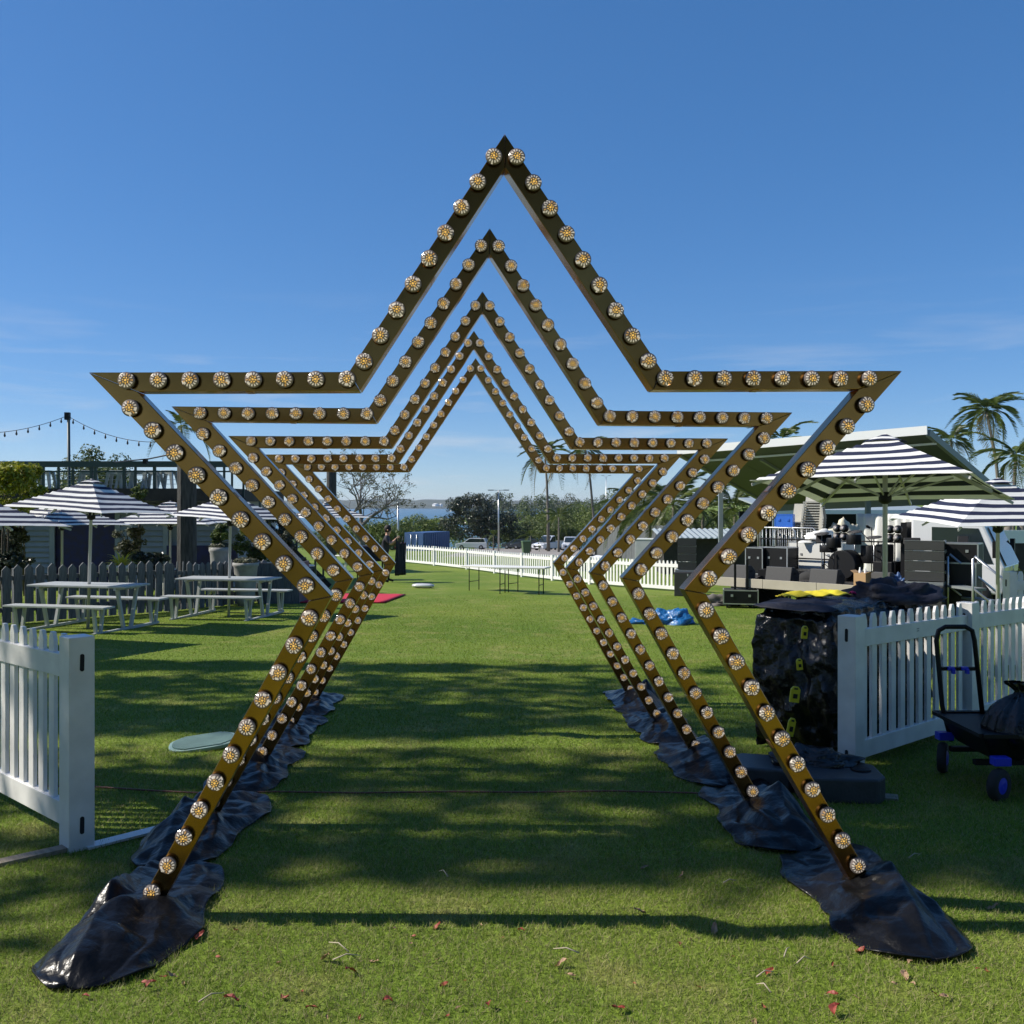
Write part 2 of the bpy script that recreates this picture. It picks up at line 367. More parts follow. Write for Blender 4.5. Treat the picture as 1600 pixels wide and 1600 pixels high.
def ridge(name, x0, x1, y, depth, hmax, seed, m, zb=-14):
    xs = np.linspace(x0, x1, 260); r_ = np.random.RandomState(seed); prof = np.zeros(260)
    for k in range(1, 60):
        prof += r_.randn()*np.sin(xs*k*2*math.pi/(x1-x0)*1.3+r_.rand()*9)/(k**.75)
    prof = (prof-prof.min())/(prof.max()-prof.min()); prof = .55+.45*prof
    V, Q = [], []
    rows = ((0, 0), (.12, .4), (.5, .8), (1, 1.0))
    for d, f in rows:
        for i, x in enumerate(xs): V.append((x, y+d*depth, zb+(hmax-zb)*prof[i]*f))
    for r in range(3):
        for i in range(259): Q.append((r*260+i, r*260+i+1, (r+1)*260+i+1, (r+1)*260+i))
    return tag(link(name, np_mesh(name, V, Q, m, smooth=False)), kind='structure')
ridge('hills', -2600, 1500, 4100, 500, 34, 3, M['far_hill'])
bch = MB(); bch.box((-440, 4085, -11), (420, 12, 4)); tag(bch.build('beach', M['sand']), kind='structure')
for k, (px, py, wd) in enumerate(((681, 789.5, 22), (689, 790, 10), (712, 788, 12), (716, 790.5, 14))):
    p = P(px, py, 4060); b_ = MB(); b_.box((0, 0, 0), (wd, wd, 8)); b_.prism([(-wd/2-1, 4), (wd/2+1, 4), (0, 8)], -wd/2, wd/2)
    o = b_.build('far_house', M['far_house']); o.location = p; o.rotation_euler = (0, 0, R(40))
    tag(o, ['long white house on the wooded shore across the bay', 'small white house beside the long one across the bay', 'white house high on the shore above the dark tree', 'white house at the waterline beside the dark tree'][k], 'house', 'houses across the bay')

# grass blades: dense and short near the camera, thinning with distance
def make_grass():
    r_ = np.random.RandomState(5); parts = []
    for (y0, y1, dens, h, wd) in ((1.9, 4.6, 16000, .024, .0034), (4.6, 7, 9000, .025, .0046), (7, 12, 4400, .022, .006), (12, 26, 800, .018, .010)):
        A = .62*(y1*y1-y0*y0)+2.2*(y1-y0); n = int(A*dens)
        u = r_.rand(n); y = np.sqrt(y0*y0+u*(y1*y1-y0*y0)) if y1 < 20 else y0+(y1-y0)*(1-np.sqrt(1-u*.98))**.8; x = (r_.rand(n)*2-1)*(.62*y+1.1)
        cl = np.array([0.0]*n)
        # tufts: pull blades towards jittered tuft centres
        c = .035*(1 if y1 < 8 else 2.5); x = np.round(x/c)*c + r_.randn(n)*c*.33; y = np.round(y/c)*c + r_.randn(n)*c*.33
        sc = .6+.8*r_.rand(n); ang = r_.rand(n)*2*np.pi; lean = r_.rand(n)*1.3+.25; la = r_.rand(n)*2*np.pi
        z = gz(x, y); hh = h*sc
        bx, by = np.cos(ang)*wd*.5, np.sin(ang)*wd*.5
        tx, ty = x+np.cos(la)*hh*lean, y+np.sin(la)*hh*lean
        V = np.stack([np.stack([x-bx, y-by, z-.002], -1), np.stack([x+bx, y+by, z-.002], -1), np.stack([tx, ty, z+hh*(1.1-.42*lean)], -1)], 1)
        parts.append((V, r_.rand(n)))
    V = np.concatenate([p[0] for p in parts]); q = np.concatenate([p[1] for p in parts]); n = len(V)
    dead = (np.random.RandomState(8).rand(n) < np.where(V[:, 0, 1] < 4.6, .40, np.where(V[:, 0, 1] < 7, .26, .10))).astype(float)*.8
    me = np_mesh('grass', V.reshape(-1, 3), np.arange(3*n).reshape(-1, 3), M['blade'], {'rnd': np.repeat(q, 3), 'dead': np.repeat(dead, 3)})
    tag(link('grass', me), kind='stuff')
make_grass()

# ------------------------------------------------------------------ vegetation
LM = {'gum': leafmat('gum_leaves', (.045, .07, .022), (.14, .17, .06)), 'dark': leafmat('dark_glossy_leaves', (.012, .024, .010), (.075, .085, .05), .35, .12),
      'olive': leafmat('olive_leaves', (.06, .10, .014), (.19, .23, .05)), 'mid': leafmat('mid_green_leaves', (.038, .07, .015), (.13, .165, .038)),
      'grey': leafmat('grey_green_leaves', (.05, .06, .035), (.15, .155, .09)), 'bright': leafmat('bright_croton_leaves', (.10, .15, .01), (.38, .36, .02)),
      'palm': leafmat('palm_leaflets', (.030, .060, .012), (.13, .16, .03), .4), 'palm_old': leafmat('old_palm_leaflets', (.10, .09, .02), (.26, .21, .06), .5),
      'agave': leafmat('yellow_striped_leaves', (.34, .34, .03), (.70, .62, .07), .4), 'vine': leafmat('vine_leaves', (.02, .035, .012), (.10, .12, .04)),
      'shade': leafmat('shade_leaves', (.02, .035, .012), (.06, .08, .025), .5, .1), 'pink': leafmat('dry_pink_leaves', (.22, .16, .10), (.36, .26, .2))}
def leaves(clumps, n, size, seed, aspect=.5, up=.35, hollow=.55):
    r_ = np.random.RandomState(seed); cs = np.array([c for c, _ in clumps], float); rs = np.array([q for _, q in clumps], float)
    vol = rs.prod(1)**.75; k = r_.choice(len(cs), n, p=vol/vol.sum())
    d = r_.randn(n, 3); d /= np.linalg.norm(d, axis=1)[:, None]; rad = hollow+(1-hollow)*r_.rand(n)**.7
    c = cs[k]+d*rs[k]*rad[:, None]
    nrm = d*.7+r_.randn(n, 3)*.55+np.array([0, 0, up]); nrm /= np.linalg.norm(nrm, axis=1)[:, None]
    t = np.cross(nrm, r_.randn(n, 3)); t /= np.linalg.norm(t, axis=1)[:, None]; b = np.cross(nrm, t)
    s = size*(.6+.8*r_.rand(n))[:, None]; t = t*s*.5; b = b*s*.5*aspect
    V = np.stack([c-t, c+b, c+t, c-b], 1).reshape(-1, 3)
    tone = np.clip(.5+.28*r_.randn(n)*.8+.35*(r_.rand(len(cs))-.5)[k], 0, 1)
    return V, np.arange(4*n).reshape(-1, 4), np.repeat(tone, 4)
def clumps_in(c, rad, n, cr, seed, shell=.6, flat=0):
    r_ = random.Random(seed); outp = []
    for _ in range(n):
        while 1:
            d = Vector((r_.uniform(-1, 1), r_.uniform(-1, 1), r_.uniform(-1, 1)))
            if shell < d.length < 1: break
        if d.z < -.35 and r_.random() < flat: d.z = -d.z*.3
        q = cr*r_.uniform(.65, 1.35)
        outp.append(((c[0]+d.x*rad[0], c[1]+d.y*rad[1], c[2]+d.z*rad[2]), (q, q, q*.75)))
    return outp
def tree(name, label, base, h, rad, lm, nclump=22, cr=None, nleaf=2500, size=.3, seed=1, group=None, trunk_r=None, bark='bark', cat='tree', crown_z=None, spread_=.5, shell=.45, up=.35):
    base = Vector(base); t = thing(name, label, cat, base, 0, group)
    cz = crown_z if crown_z is not None else h-rad[2]
    cr = cr or max(rad)*.38; tr = trunk_r or h*.022+.03
    cl = clumps_in((0, 0, cz), (rad[0]-cr*.6, rad[1]-cr*.6, rad[2]-cr*.4), nclump, cr, seed, shell, .6)
    V, Q, T = leaves(cl, nleaf, size, seed, up=up)
    link('crown', np_mesh('crown', V, Q, LM[lm], {'rnd': T}), t)
    b = MB(); r_ = random.Random(seed); fork = max(.25*h, cz-rad[2]*.9)
    b.tube([(0, 0, -.3), (r_.uniform(-.05, .05)*h*.3, 0, fork*.5), (0, r_.uniform(-.1, .1), fork)], [tr*1.25, tr, tr*.8], 8)
    for i, (c, q) in enumerate(cl[:max(5, nclump//3)]):
        mid = (c[0]*.45, c[1]*.45, fork+(c[2]-fork)*.6)
        b.tube([(0, 0, fork*.92), mid, c], [tr*.5, tr*.32, tr*.1], 5)
    b.build('trunk', M[bark], t, fix=False); return t

def frond_mesh(name, L, droop, leafl, nl, lm, seed, wl=.045):
    r_ = np.random.RandomState(seed); V, Q, T = [], [], []
    def rach(s): return np.array([L*(s-.18*droop*s**3), 0, L*(.42*s-(.42+droop)*s*s)])
    for i in range(nl):                                    # leaflets hang from both sides of the arching rib
        s = .16+.84*i/(nl-1); p = rach(s); ll = leafl*(math.sin(math.pi*min(1, .15+.8*s))**.7)*(.85+.3*r_.rand())
        for sd in (-1, 1):
            d = np.array([.62, sd*.75, -.22-.25*r_.rand()]); d /= np.linalg.norm(d); wv = np.array([wl, 0, wl*.25])
            o = len(V); V += [p-wv*.6, p+wv*.6, p+d*ll*.6+wv*.4+np.array([0, 0, -.02]), p+d*ll-np.array([0, 0, ll*.18])]; Q.append((o, o+1, o+2, o+3)); T += [min(1, max(0, .45+.25*r_.randn()))]*4
    for i in range(8):
        a, b = rach(i/8), rach((i+1)/8); wv = np.array([0, .03*L/2.5*(1-i/9), 0]); o = len(V)
        V += [a-wv, a+wv, b+wv, b-wv]; Q.append((o, o+1, o+2, o+3)); T += [.8]*4
    return np_mesh(name, V, Q, LM[lm], {'rnd': T})
FR = [frond_mesh('frond', 2.6, .55, .75, 34, 'palm', 1), frond_mesh('frond', 2.6, .95, .75, 34, 'palm', 2), frond_mesh('frond', 2.5, 1.4, .7, 30, 'palm_old', 3)]
FW = [frond_mesh('frond', 2.4, .35, .55, 40, 'palm', 4, .03), frond_mesh('frond', 2.4, .8, .5, 40, 'palm', 5, .03)]
def palm(label, base, h, sc, n=16, seed=1, lean=(0, 0), kind='coco', group='palms', tr=.12):
    t = thing('palm_tree', label, 'palm', base, 0, group); r_ = random.Random(seed); top = Vector((lean[0], lean[1], h))
    b = MB(); b.tube([(0, 0, -.2), (lean[0]*.12, lean[1]*.1, h*.35), (lean[0]*.45, lean[1]*.4, h*.7), top], [tr*1.4, tr, tr*.85, tr*.7], 8)
    b.build('trunk', M['palm_bark'], t, fix=False)
    for i in range(n):
        q = i/n; ms = FR if kind == 'coco' else FW; me = ms[0] if q < .4 else (ms[1] if q < .85 or kind != 'coco' else ms[2])
        o = link('frond', me, t); o.location = top; pit = R(76-q*98+r_.uniform(-8, 8))
        o.rotation_euler = (r_.uniform(-.3, .3), -pit+.25, i*2.399+r_.uniform(-.2, .2)); k = sc*(.85+.3*r_.random()); o.scale = (k, k, k)
    return t

# trees beyond the lawn, each standing at its own distance
def HT(px, Y, py): return CAMZ-(py-HY)/F*Y - XG(px, Y).z
tree('fig_tree', 'huge dark glossy evergreen tree above the silver car', XG(752, 150), HT(752, 150, 772), (6.4, 5, 4.7), 'dark', 70, 1.35, 15000, .36, 11, crown_z=HT(752, 150, 772)-4.3, shell=.25)
HZ = [(615, 120, HT(615, 120, 812), 3.4, 'olive', 'olive bushy tree behind the lamp post by the blue container'), (652, 150, HT(652, 150, 803), 4.2, 'olive', 'yellow green round tree right above the blue container'), (588, 110, HT(588, 110, 815), 3.2, 'mid', 'green bushy tree under the bare spreading tree'),
      (690, 165, HT(690, 165, 806), 4.0, 'olive', 'yellowish tree between the blue container and dark evergreen'), (826, 150, HT(826, 150, 812), 4.0, 'gum', 'tall gum tree right of the dark evergreen, behind the bin'), (806, 170, HT(806, 170, 818), 3.6, 'mid', 'low green tree behind the dark parked car'),
      (846, 165, HT(846, 165, 792), 4.6, 'olive', 'broad olive gum behind the white utility vehicle'), (880, 175, HT(880, 175, 794), 5.0, 'gum', 'grey green gum between the two tall palm trunks'), (905, 150, HT(905, 150, 783), 4.2, 'mid', 'leafy tree behind the second tall palm trunk'),
      (945, 140, HT(945, 140, 782), 4.8, 'olive', 'yellow green tree under the twin headed street lamp'), (985, 120, HT(985, 120, 785), 4.4, 'gum', 'gum tree above the grey timber fence'), (868, 125, HT(868, 125, 812), 2.8, 'mid', 'low bush behind the white utility vehicle cab'),
      (1035, 110, HT(1035, 110, 790), 4.2, 'mid', 'dark green tree behind the feathery palms'), (1085, 90, HT(1085, 90, 785), 4.0, 'grey', 'grey green tree beside the grey stage pole'), (1165, 80, HT(1165, 80, 775), 4.6, 'mid', 'bushy tree seen under the stage roof edge'),
      (560, 95, HT(560, 95, 815), 3.0, 'olive', 'olive shrub tree below the bare branches'), (520, 80, HT(520, 80, 828), 2.6, 'mid', 'small green tree beside the far timber post'), (1230, 90, HT(1230, 90, 795), 4.5, 'olive', 'green tree behind the white awning')]
for i, (px, Y, h, r_, lm, lab) in enumerate(HZ):
    tree('tree', lab, XG(px, Y), h, (r_*1.1, r_*.9, h*.5), lm, 40, r_*.30, 5600, .27*Y/150+.05, 20+i, 'trees beyond the car park', crown_z=h*.5, shell=.25)
for i in range(26):                                       # far wooded rise behind the gums
    px = 770+i*9.5+rnd.uniform(-4, 4); Y = rnd.uniform(480, 620); x = (px-CX)/F*Y; top = CAMZ-(rnd.uniform(766, 782)-HY)/F*Y; z = g(x, Y); h = max(7, top-z)
    tag(tree('far_tree', 'distant tree on the wooded rise, ' + ('between the dark evergreen and straight palm', 'between the two tall palm trunks', 'under the twin armed lamp')[0 if px < 857 else 1 if px < 929 else 2], (x, Y, z), h, (rnd.uniform(6, 11), 6, h*.46), ('gum', 'grey', 'mid')[i % 3], 16, 2.8, 900, 1.0, 60+i, crown_z=h*.55), group='far trees on the rise')
for i, (px, Y, h, rr, lm, lab) in enumerate(((152, 62, 7.1, 2.5, 'gum', 'open crowned gum tree above the green balustrade'), (120, 66, 6.2, 2.2, 'gum', 'lower gum crown beside the string light pole'), (192, 58, 5.6, 2.1, 'mid', 'dark tree behind the row of white stools'))):
    b_ = XG(px, Y); hh = h + .2
    tree('gum_tree', lab, b_, hh-.2, (rr, rr*.8, h*.34), lm, 20, rr*.30, 2800, .20, 90+i, 'gum trees behind the deck', crown_z=hh-h*.32, shell=.5)

def undergrowth():
    r_ = random.Random(9); cl = []
    for i in range(230):
        px = r_.uniform(430, 1280); Y = r_.uniform(172, 215); b_ = XG(px, Y); top = CAMZ-(r_.uniform(814, 836)-HY)/F*Y; q = r_.uniform(1.2, 2.4); z = r_.uniform(b_.z, max(b_.z+.5, top-q)); cl.append(((b_.x, Y, z), (q, q, q*.8)))
    V, Q, T = leaves(cl, 26000, .38, 77, hollow=.3); tag(link('undergrowth', np_mesh('undergrowth', V, Q, LM['olive'], {'rnd': T})), kind='stuff')
undergrowth()
def bare_tree(label, base, h):
    t = thing('bare_tree', label, 'tree', base); b = MB(); r_ = random.Random(4); tips = []
    def grow(p, d, L, r0, lvl):
        q = p + d*L*.5 + Vector((r_.uniform(-1, 1), r_.uniform(-1, 1), r_.uniform(-.5, 1)))*L*.06
        e = p + d*L + Vector((r_.uniform(-1, 1), r_.uniform(-1, 1), 0))*L*.08
        b.tube([p, q, e], [r0, r0*.82, r0*.62], 6 if lvl < 2 else 3, cap=False)
        if lvl == 5: tips.append(e); return
        for k in range(3 if lvl < 4 else 2):
            a = Vector((r_.uniform(-1, 1), r_.uniform(-1, 1), r_.uniform(-.25, .55 if lvl else .9))).normalized()
            nd = (d*.60 + a*.80).normalized()
            if lvl > 0: nd = (nd + Vector((0, 0, .05))).normalized()
            grow(e if k < 2 else q, nd, L*r_.uniform(.74, .90), r0*.58, lvl+1)
    grow(Vector((0, 0, -.2)), Vector((.05, 0, 1)), h*.24, h*.026, 0)
    b.build('trunk', M['pale_bark'], t, fix=False)
    cl = [((e.x, e.y, e.z), (.3, .3, .2)) for e in tips]
    V, Q, T = leaves(cl, 2600, .14, 5, hollow=.1); link('crown', np_mesh('crown', V, Q, LM['grey'], {'rnd': T}), t); return t
bare_tree('nearly leafless spreading tree with pale branches behind the far timber post', XG(566, 66), 9.2)

palm('tall leaning coconut palm with wide crown, above the striped parasols', XG(1568, 74), HT(1568, 74, 643), 1.05, 22, 3, (-1.3, 0), tr=.15)
palm('second coconut palm, half hidden behind the stage roof corner', XG(1497, 82), HT(1497, 82, 688), 1.0, 18, 4, (-.6, 0), tr=.15)
palm('low coconut palm behind the smaller striped parasol', XG(1582, 62), HT(1582, 62, 716), .95, 16, 5, (.2, 0), tr=.14)
palm('slender tall palm with straight trunk rising behind the white utility vehicle', XG(857, 100), HT(857, 100, 712), 1.15, 14, 6, (-.35, 0), tr=.14)
palm('slender tall palm with bent trunk above the far fence', XG(929, 100), HT(929, 100, 702), 1.05, 14, 7, (-1.0, 0), tr=.13)
palm('short palm with yellowing fronds on the car park edge', XG(873, 92), HT(873, 92, 808), .8, 12, 8, kind='feather', tr=.09)
palm('little palm beside the bin in the car park', XG(829, 95), HT(829, 95, 838), .62, 10, 9, kind='feather', tr=.06)
palm('small bright palm beside the street lamp', XG(771, 120), HT(771, 120, 838), .7, 10, 10, kind='feather', tr=.07)
palm('feathery palm clump nearest the grey timber fence', XG(1004, 46), HT(1004, 46, 800), .95, 14, 12, kind='feather', tr=.08)
palm('feathery palm between the fence and the grey stage pole', XG(1052, 44), HT(1052, 44, 790), 1.0, 16, 13, kind='feather', tr=.08)
palm('feathery palm right behind the grey stage pole', XG(1098, 48), HT(1098, 48, 800), 1.0, 14, 14, kind='feather', tr=.08)
palm('feathery palm behind the line of black loudspeakers', XG(1148, 46), HT(1148, 46, 800), .95, 14, 15, kind='feather', tr=.08)
palm('palm head showing behind the stage roof edge', XG(1222, 60), HT(1222, 60, 690), .9, 14, 16, kind='coco', tr=.12)
palm('feather palm rising behind the deck and thick timber post', XG(291, 42), HT(291, 42, 668), .62, 11, 17, (-.22, 0), 'feather', tr=.07)

# the trees that stand beside and behind the photographer: they shade the turf and are mirrored in the brass
SH = [((-13.5, 6.75), 16.8, (3.4, .85, 3.3), 13.4, 2600), ((-15.2, 8.95), 18.6, (3.6, .62, 7.8), 9.8, 3300), ((-14.2, 10.5), 17.0, (3.4, .8, 6.6), 9.2, 1500), ((-15, 12.05), 17.6, (3.2, .28, 6.6), 9.4, 1900), ((-13.8, 5.5), 15.4, (3.2, .30, 2.9), 12.4, 1100), ((-13.2, 4.55), 10.0, (2.4, .55, 3.2), 6.6, 1500), ((-12.8, 6.7), 9.6, (2.6, .85, 3.2), 6.3, 1700)]
for i, ((x, y), h, rad, cz, n) in enumerate(SH):
    tree('shade_tree', 'tall narrow shade tree standing beside the lawn, %s from the photographer' % ('fourth', 'fifth', 'sixth', 'farthest', 'second', 'nearest', 'third')[i], (x, y, g(x, y)), h, rad, 'shade', 40, min(1.05, rad[1]*1.0+.12), n, .30, 200+i, 'shade trees beside the lawn', .2, crown_z=cz, shell=.15)
for i, (x, y, h, rr) in enumerate(((-9, -13, 17, 5.6), (-1, -15, 19, 6.2), (6.5, -12.5, 17, 5.6), (11.5, -5.5, 12, 4.6), (-16, -9, 15, 5))):
    tree('shade_tree', 'dense tree behind the photographer, %s along the row' % ('second', 'third', 'fourth', 'fifth', 'first')[i], (x, y, g(x, y)), h, (rr, rr, h*.48), 'shade', 46, 1.9, 4600, .7, 230+i, 'trees behind the photographer', .3, crown_z=h*.52, shell=.3)

# ------------------------------------------------------------------ the five star arches
DEP = .095
oT, tT, cO, cI, fO, fI = (.646, 2.083), (1.676, 2.083), (.819, 1.155), (.727, 1.172), (1.565, -.155), (1.474, -.155)
iT, ti, top, topi = (.603, 2.006), (1.486, 2.006), (0, 3.061), (0, 2.921)
def halves(sg): return [[(sg*p[0], p[1]) for p in q] for q in ([cO, cI, fI, fO], [tT, ti, cI, cO], [tT, oT, iT, ti], [oT, top, topi, iT])]
RUNS = [((.813, 1.087), (1.447, .004), 11), ((1.508, 1.938), (.828, 1.218), 9), ((1.522, 2.047), (.652, 2.051), 8), ((.583, 2.122), (.047, 2.959), 9)]
def shrink(poly, e):
    c = Vector((sum(p[0] for p in poly)/4, sum(p[1] for p in poly)/4)); q = []
    # pull the mitred ends in along the bar so a fine joint shows
    for i, p in enumerate(poly):
        nb = [poly[(i+1) % 4], poly[i-1]]; far = max(nb, key=lambda a: (Vector(a)-Vector(p)).length); d = (Vector(far)-Vector(p)).normalized(); q.append(tuple(Vector(p)+d*e))
    return q
bar_me = []
for sg in (-1, 1):
    for poly in halves(sg):
        b = MB(); b.prism(shrink(poly, .0012), 0, DEP); bar_me.append(b)
def lens_mesh(seed):
    r_ = random.Random(seed); b = MB(); n = 28; Rr = .0335
    rings = [(0.0, .0125), (.13, .0123), (.27, .0118), (.40, .0111), (.55, .0100), (.84, .0056), (1.0, .0)]; V = []
    for ri, (q, h) in enumerate(rings): V += [(Rr*q*math.cos((t+.5*(ri % 2)*(ri < 4))*2*math.pi/n), -h, Rr*q*math.sin((t+.5*(ri % 2)*(ri < 4))*2*math.pi/n)) for t in range(n)]
    for k in range(len(rings)-1):
        for t in range(n):
            a, c = k*n+t, k*n+(t+1) % n; d, e = (k+1)*n+t, (k+1)*n+(t+1) % n
            if k == 0: m_ = 0
            elif k == 1: m_ = 2 if r_.random() < .55 else 3
            elif k == 2: m_ = 0 if (t//2) % 2 == 0 else 2
            elif k == 3: m_ = 2 if r_.random() < .75 else 3
            elif k == 4: m_ = (1 if r_.random() < .85 else 3) if t % 2 == 0 else (2 if r_.random() < .9 else 1)
            else: m_ = 2 if r_.random() < .84 else 1
            jx = .0006
            b.add([(V[q_][0]+r_.uniform(-jx, jx), V[q_][1], V[q_][2]+r_.uniform(-jx, jx)) for q_ in (a, c, e, d)], [(0, 1, 2, 3)], m_)
    return b.mesh('bulb', [M['lens_core'], M['lens_petal'], M['lens_clear'], M['lens_amber']])
LENS = [lens_mesh(40+i) for i in range(6)]
sk = MB(); Mx = Matrix.Rotation(R(90), 3, 'X')
sk.lathe([(.0305, 0), (.0305, .019), (.0345, .020), (.0345, .0235), (.031, .024)], 20, M=Mx)
SOCK = sk.mesh('socket', M['socket'])
ORD = ['nearest', 'second', 'third', 'fourth', 'farthest']
STARS = [(.0059, 3.95, -1.5315, .0698, .0117), (-.1277, 5.1746, -1.5645, .0725, -.0025), (-.1994, 6.4282, -1.6246, .0646, -.0006), (-.2860, 7.6047, -1.6751, .0688, .0052), (-.3437, 8.8339, -1.7021, .0701, -.0031)]
def make_star():
    t = thing('star_arch', '', 'star arch')
    for b in bar_me:
        o = b.build('bar', M['brass'], t, bevel=.0022)
    jb = MB().box((0, .048, 0), (.03, .05, .004)).mesh('joint_clip', M['copper'])
    for sg in (-1, 1):
        for (a, c), off in (((oT, top), .5), ((tT, ti), 0), ((cI, tT), .5), ((cI, fI), .5)):
            if off == 0:
                o = link('joint_clip', jb, t); o.location = (sg*1.05, 0, 2.0045); continue
            if (a, c) == (oT, top): a, c = iT, topi
            if (a, c) == (cI, tT): a, c = cI, ti
            d = Vector((c[0]-a[0], c[1]-a[1])); p = Vector(a)+d*off
            o = link('joint_clip', jb, t); o.location = (sg*p.x, 0, p.y); o.rotation_euler = (0, -sg*math.atan2(d.y, d.x), 0)
        for a, c, n in RUNS:
            for i in range(n):
                k = i/(n-1); p = (sg*(a[0]+(c[0]-a[0])*k), 0, a[1]+(c[1]-a[1])*k)
                o = link('bulb', LENS[rnd.randrange(6)], t); o.location = (p[0], -.0240, p[2]); o.rotation_euler = (rnd.uniform(-.05, .05), rnd.uniform(0, 6.28), 0)
                s_ = link('socket', SOCK, o); s_.location = (0, .0240, 0)
    return t
star0 = make_star()
for i, (x, y, z, ps, ro) in enumerate(STARS):
    s_ = star0 if i == 0 else copy_tree(star0)
    s_.location = (x, y, CAMZ+z); s_.rotation_euler = (0, -ro, ps)
    s_['label'] = ['brass star arch lit with round bulbs, nearest and largest of the five', 'second brass star arch with bulbs, directly behind the nearest one', 'middle brass star arch of the five in the row', 'fourth brass star arch with bulbs, second smallest of the row', 'farthest and smallest brass star arch with bulbs'][i]
    s_['group'] = 'star arches in a row'

# black vinyl covers over the weighted feet
def cover(k, side, seed):
    x, y, z, ps, ro = STARS[k]; lx = side*1.515
    px, py = x+lx*math.cos(ps), y+lx*math.sin(ps)
    nu, nv = 150, 64; V, Q = [], []; r_ = random.Random(seed)
    Lf, Lb = (.60, .64) if k == 0 else (.66+r_.uniform(-.03, .03), .66)
    lab = 'black vinyl cover over the foot of the %s star arch, %s side' % (ORD[k], 'picnic table' if side < 0 else 'stage')
    ph = [r_.uniform(0, 6.28) for _ in range(12)]; so = Vector((seed*3.7, 1.3, 0))
    tri = lambda t: abs((t/6.2832) % 1*2-1)                 # sharp crease profile
    for i in range(nu+1):
        u = -1+2*i/nu; yy = (Lf if u < 0 else Lb)*u
        out_, in_ = (.175, .25) if side < 0 else (.20, .26)
        wl = (out_ if side < 0 else in_)*(max(0, 1-abs(u)**5))**.5*(1+.10*math.sin(3*u+ph[0])+.06*math.sin(8*u+ph[7])+.03*math.sin(19*u+ph[2]))+.012
        wr = (in_ if side < 0 else out_)*(max(0, 1-abs(u)**5))**.5*(1+.12*math.sin(4*u+ph[1])+.05*math.sin(9*u+ph[8]))+.012
        rdg = side*(.06*math.sin(1.5*u+.6)+.05)              # the ridge leans outward
        for j in range(nv+1):
            v = -1+2*j/nv; xx = (wl if v < 0 else wr)*v
            H = .060+.100*math.exp(-((u+.02)/.22)**2)+.050*math.exp(-((u+.42)/.30)**2)+.035*math.exp(-((u-.45)/.3)**2)
            vr = (xx-rdg)/((wr-rdg) if xx > rdg else (wl+rdg)); q = max(0, 1-abs(vr))
            hh = H*(.72*q**1.25+.28*math.sin(q*1.5708)**.5*min(1, q*4))*min(1, (1-abs(u))*6)**.7
            d = math.hypot(xx*1.3, yy); an = math.atan2(yy, xx)
            w1 = noise.noise(Vector((xx*4, yy*4, 5))+so)*1.6
            fold = .014*tri(21*xx/(wl+wr)+ph[11]+w1*1.5+2*u)*math.exp(-((u+.3)/.6)**2)+.034*tri(an*5+ph[3]+w1*2.2)*min(1, d*4)*math.exp(-d*1.6) + .020*tri(14*xx*math.cos(ph[4])*2+yy*11+ph[5]+w1*3) + .013*tri(31*(xx*.8+yy*.35*side)+ph[6]+w1*4)
            nn = abs(noise.noise(Vector((xx*7+yy*2, yy*4-xx*3, 3))+so))*.028
            e = min(1, q*3.2)*min(1, (1-abs(u))*7)
            hh = hh*(1-.10*math.sin(5*u+ph[9])) + (fold+nn-.036)*e + .007 + .016*(1-e)*max(0, math.sin(11*u+3*v+ph[10]))
            X, Y = px+xx, py+yy; V.append((X-px, Y-py, g(X, Y)+max(.006, hh)))
    for i in range(nu):
        for j in range(nv):
            a = i*(nv+1)+j; Q.append((a, a+1, a+nv+2, a+nv+1))
    me = np_mesh('foot_cover', V, Q, M['vinyl'], smooth=True); o = link('foot_cover', me); o.location = (px, py, 0)
    sd = o.modifiers.new('thickness', 'SOLIDIFY'); sd.thickness = .006; sd.offset = 1
    tag(o, lab, 'cover', 'foot covers of the star arches')
for k in range(5):
    cover(k, -1, 10+k); cover(k, 1, 20+k)

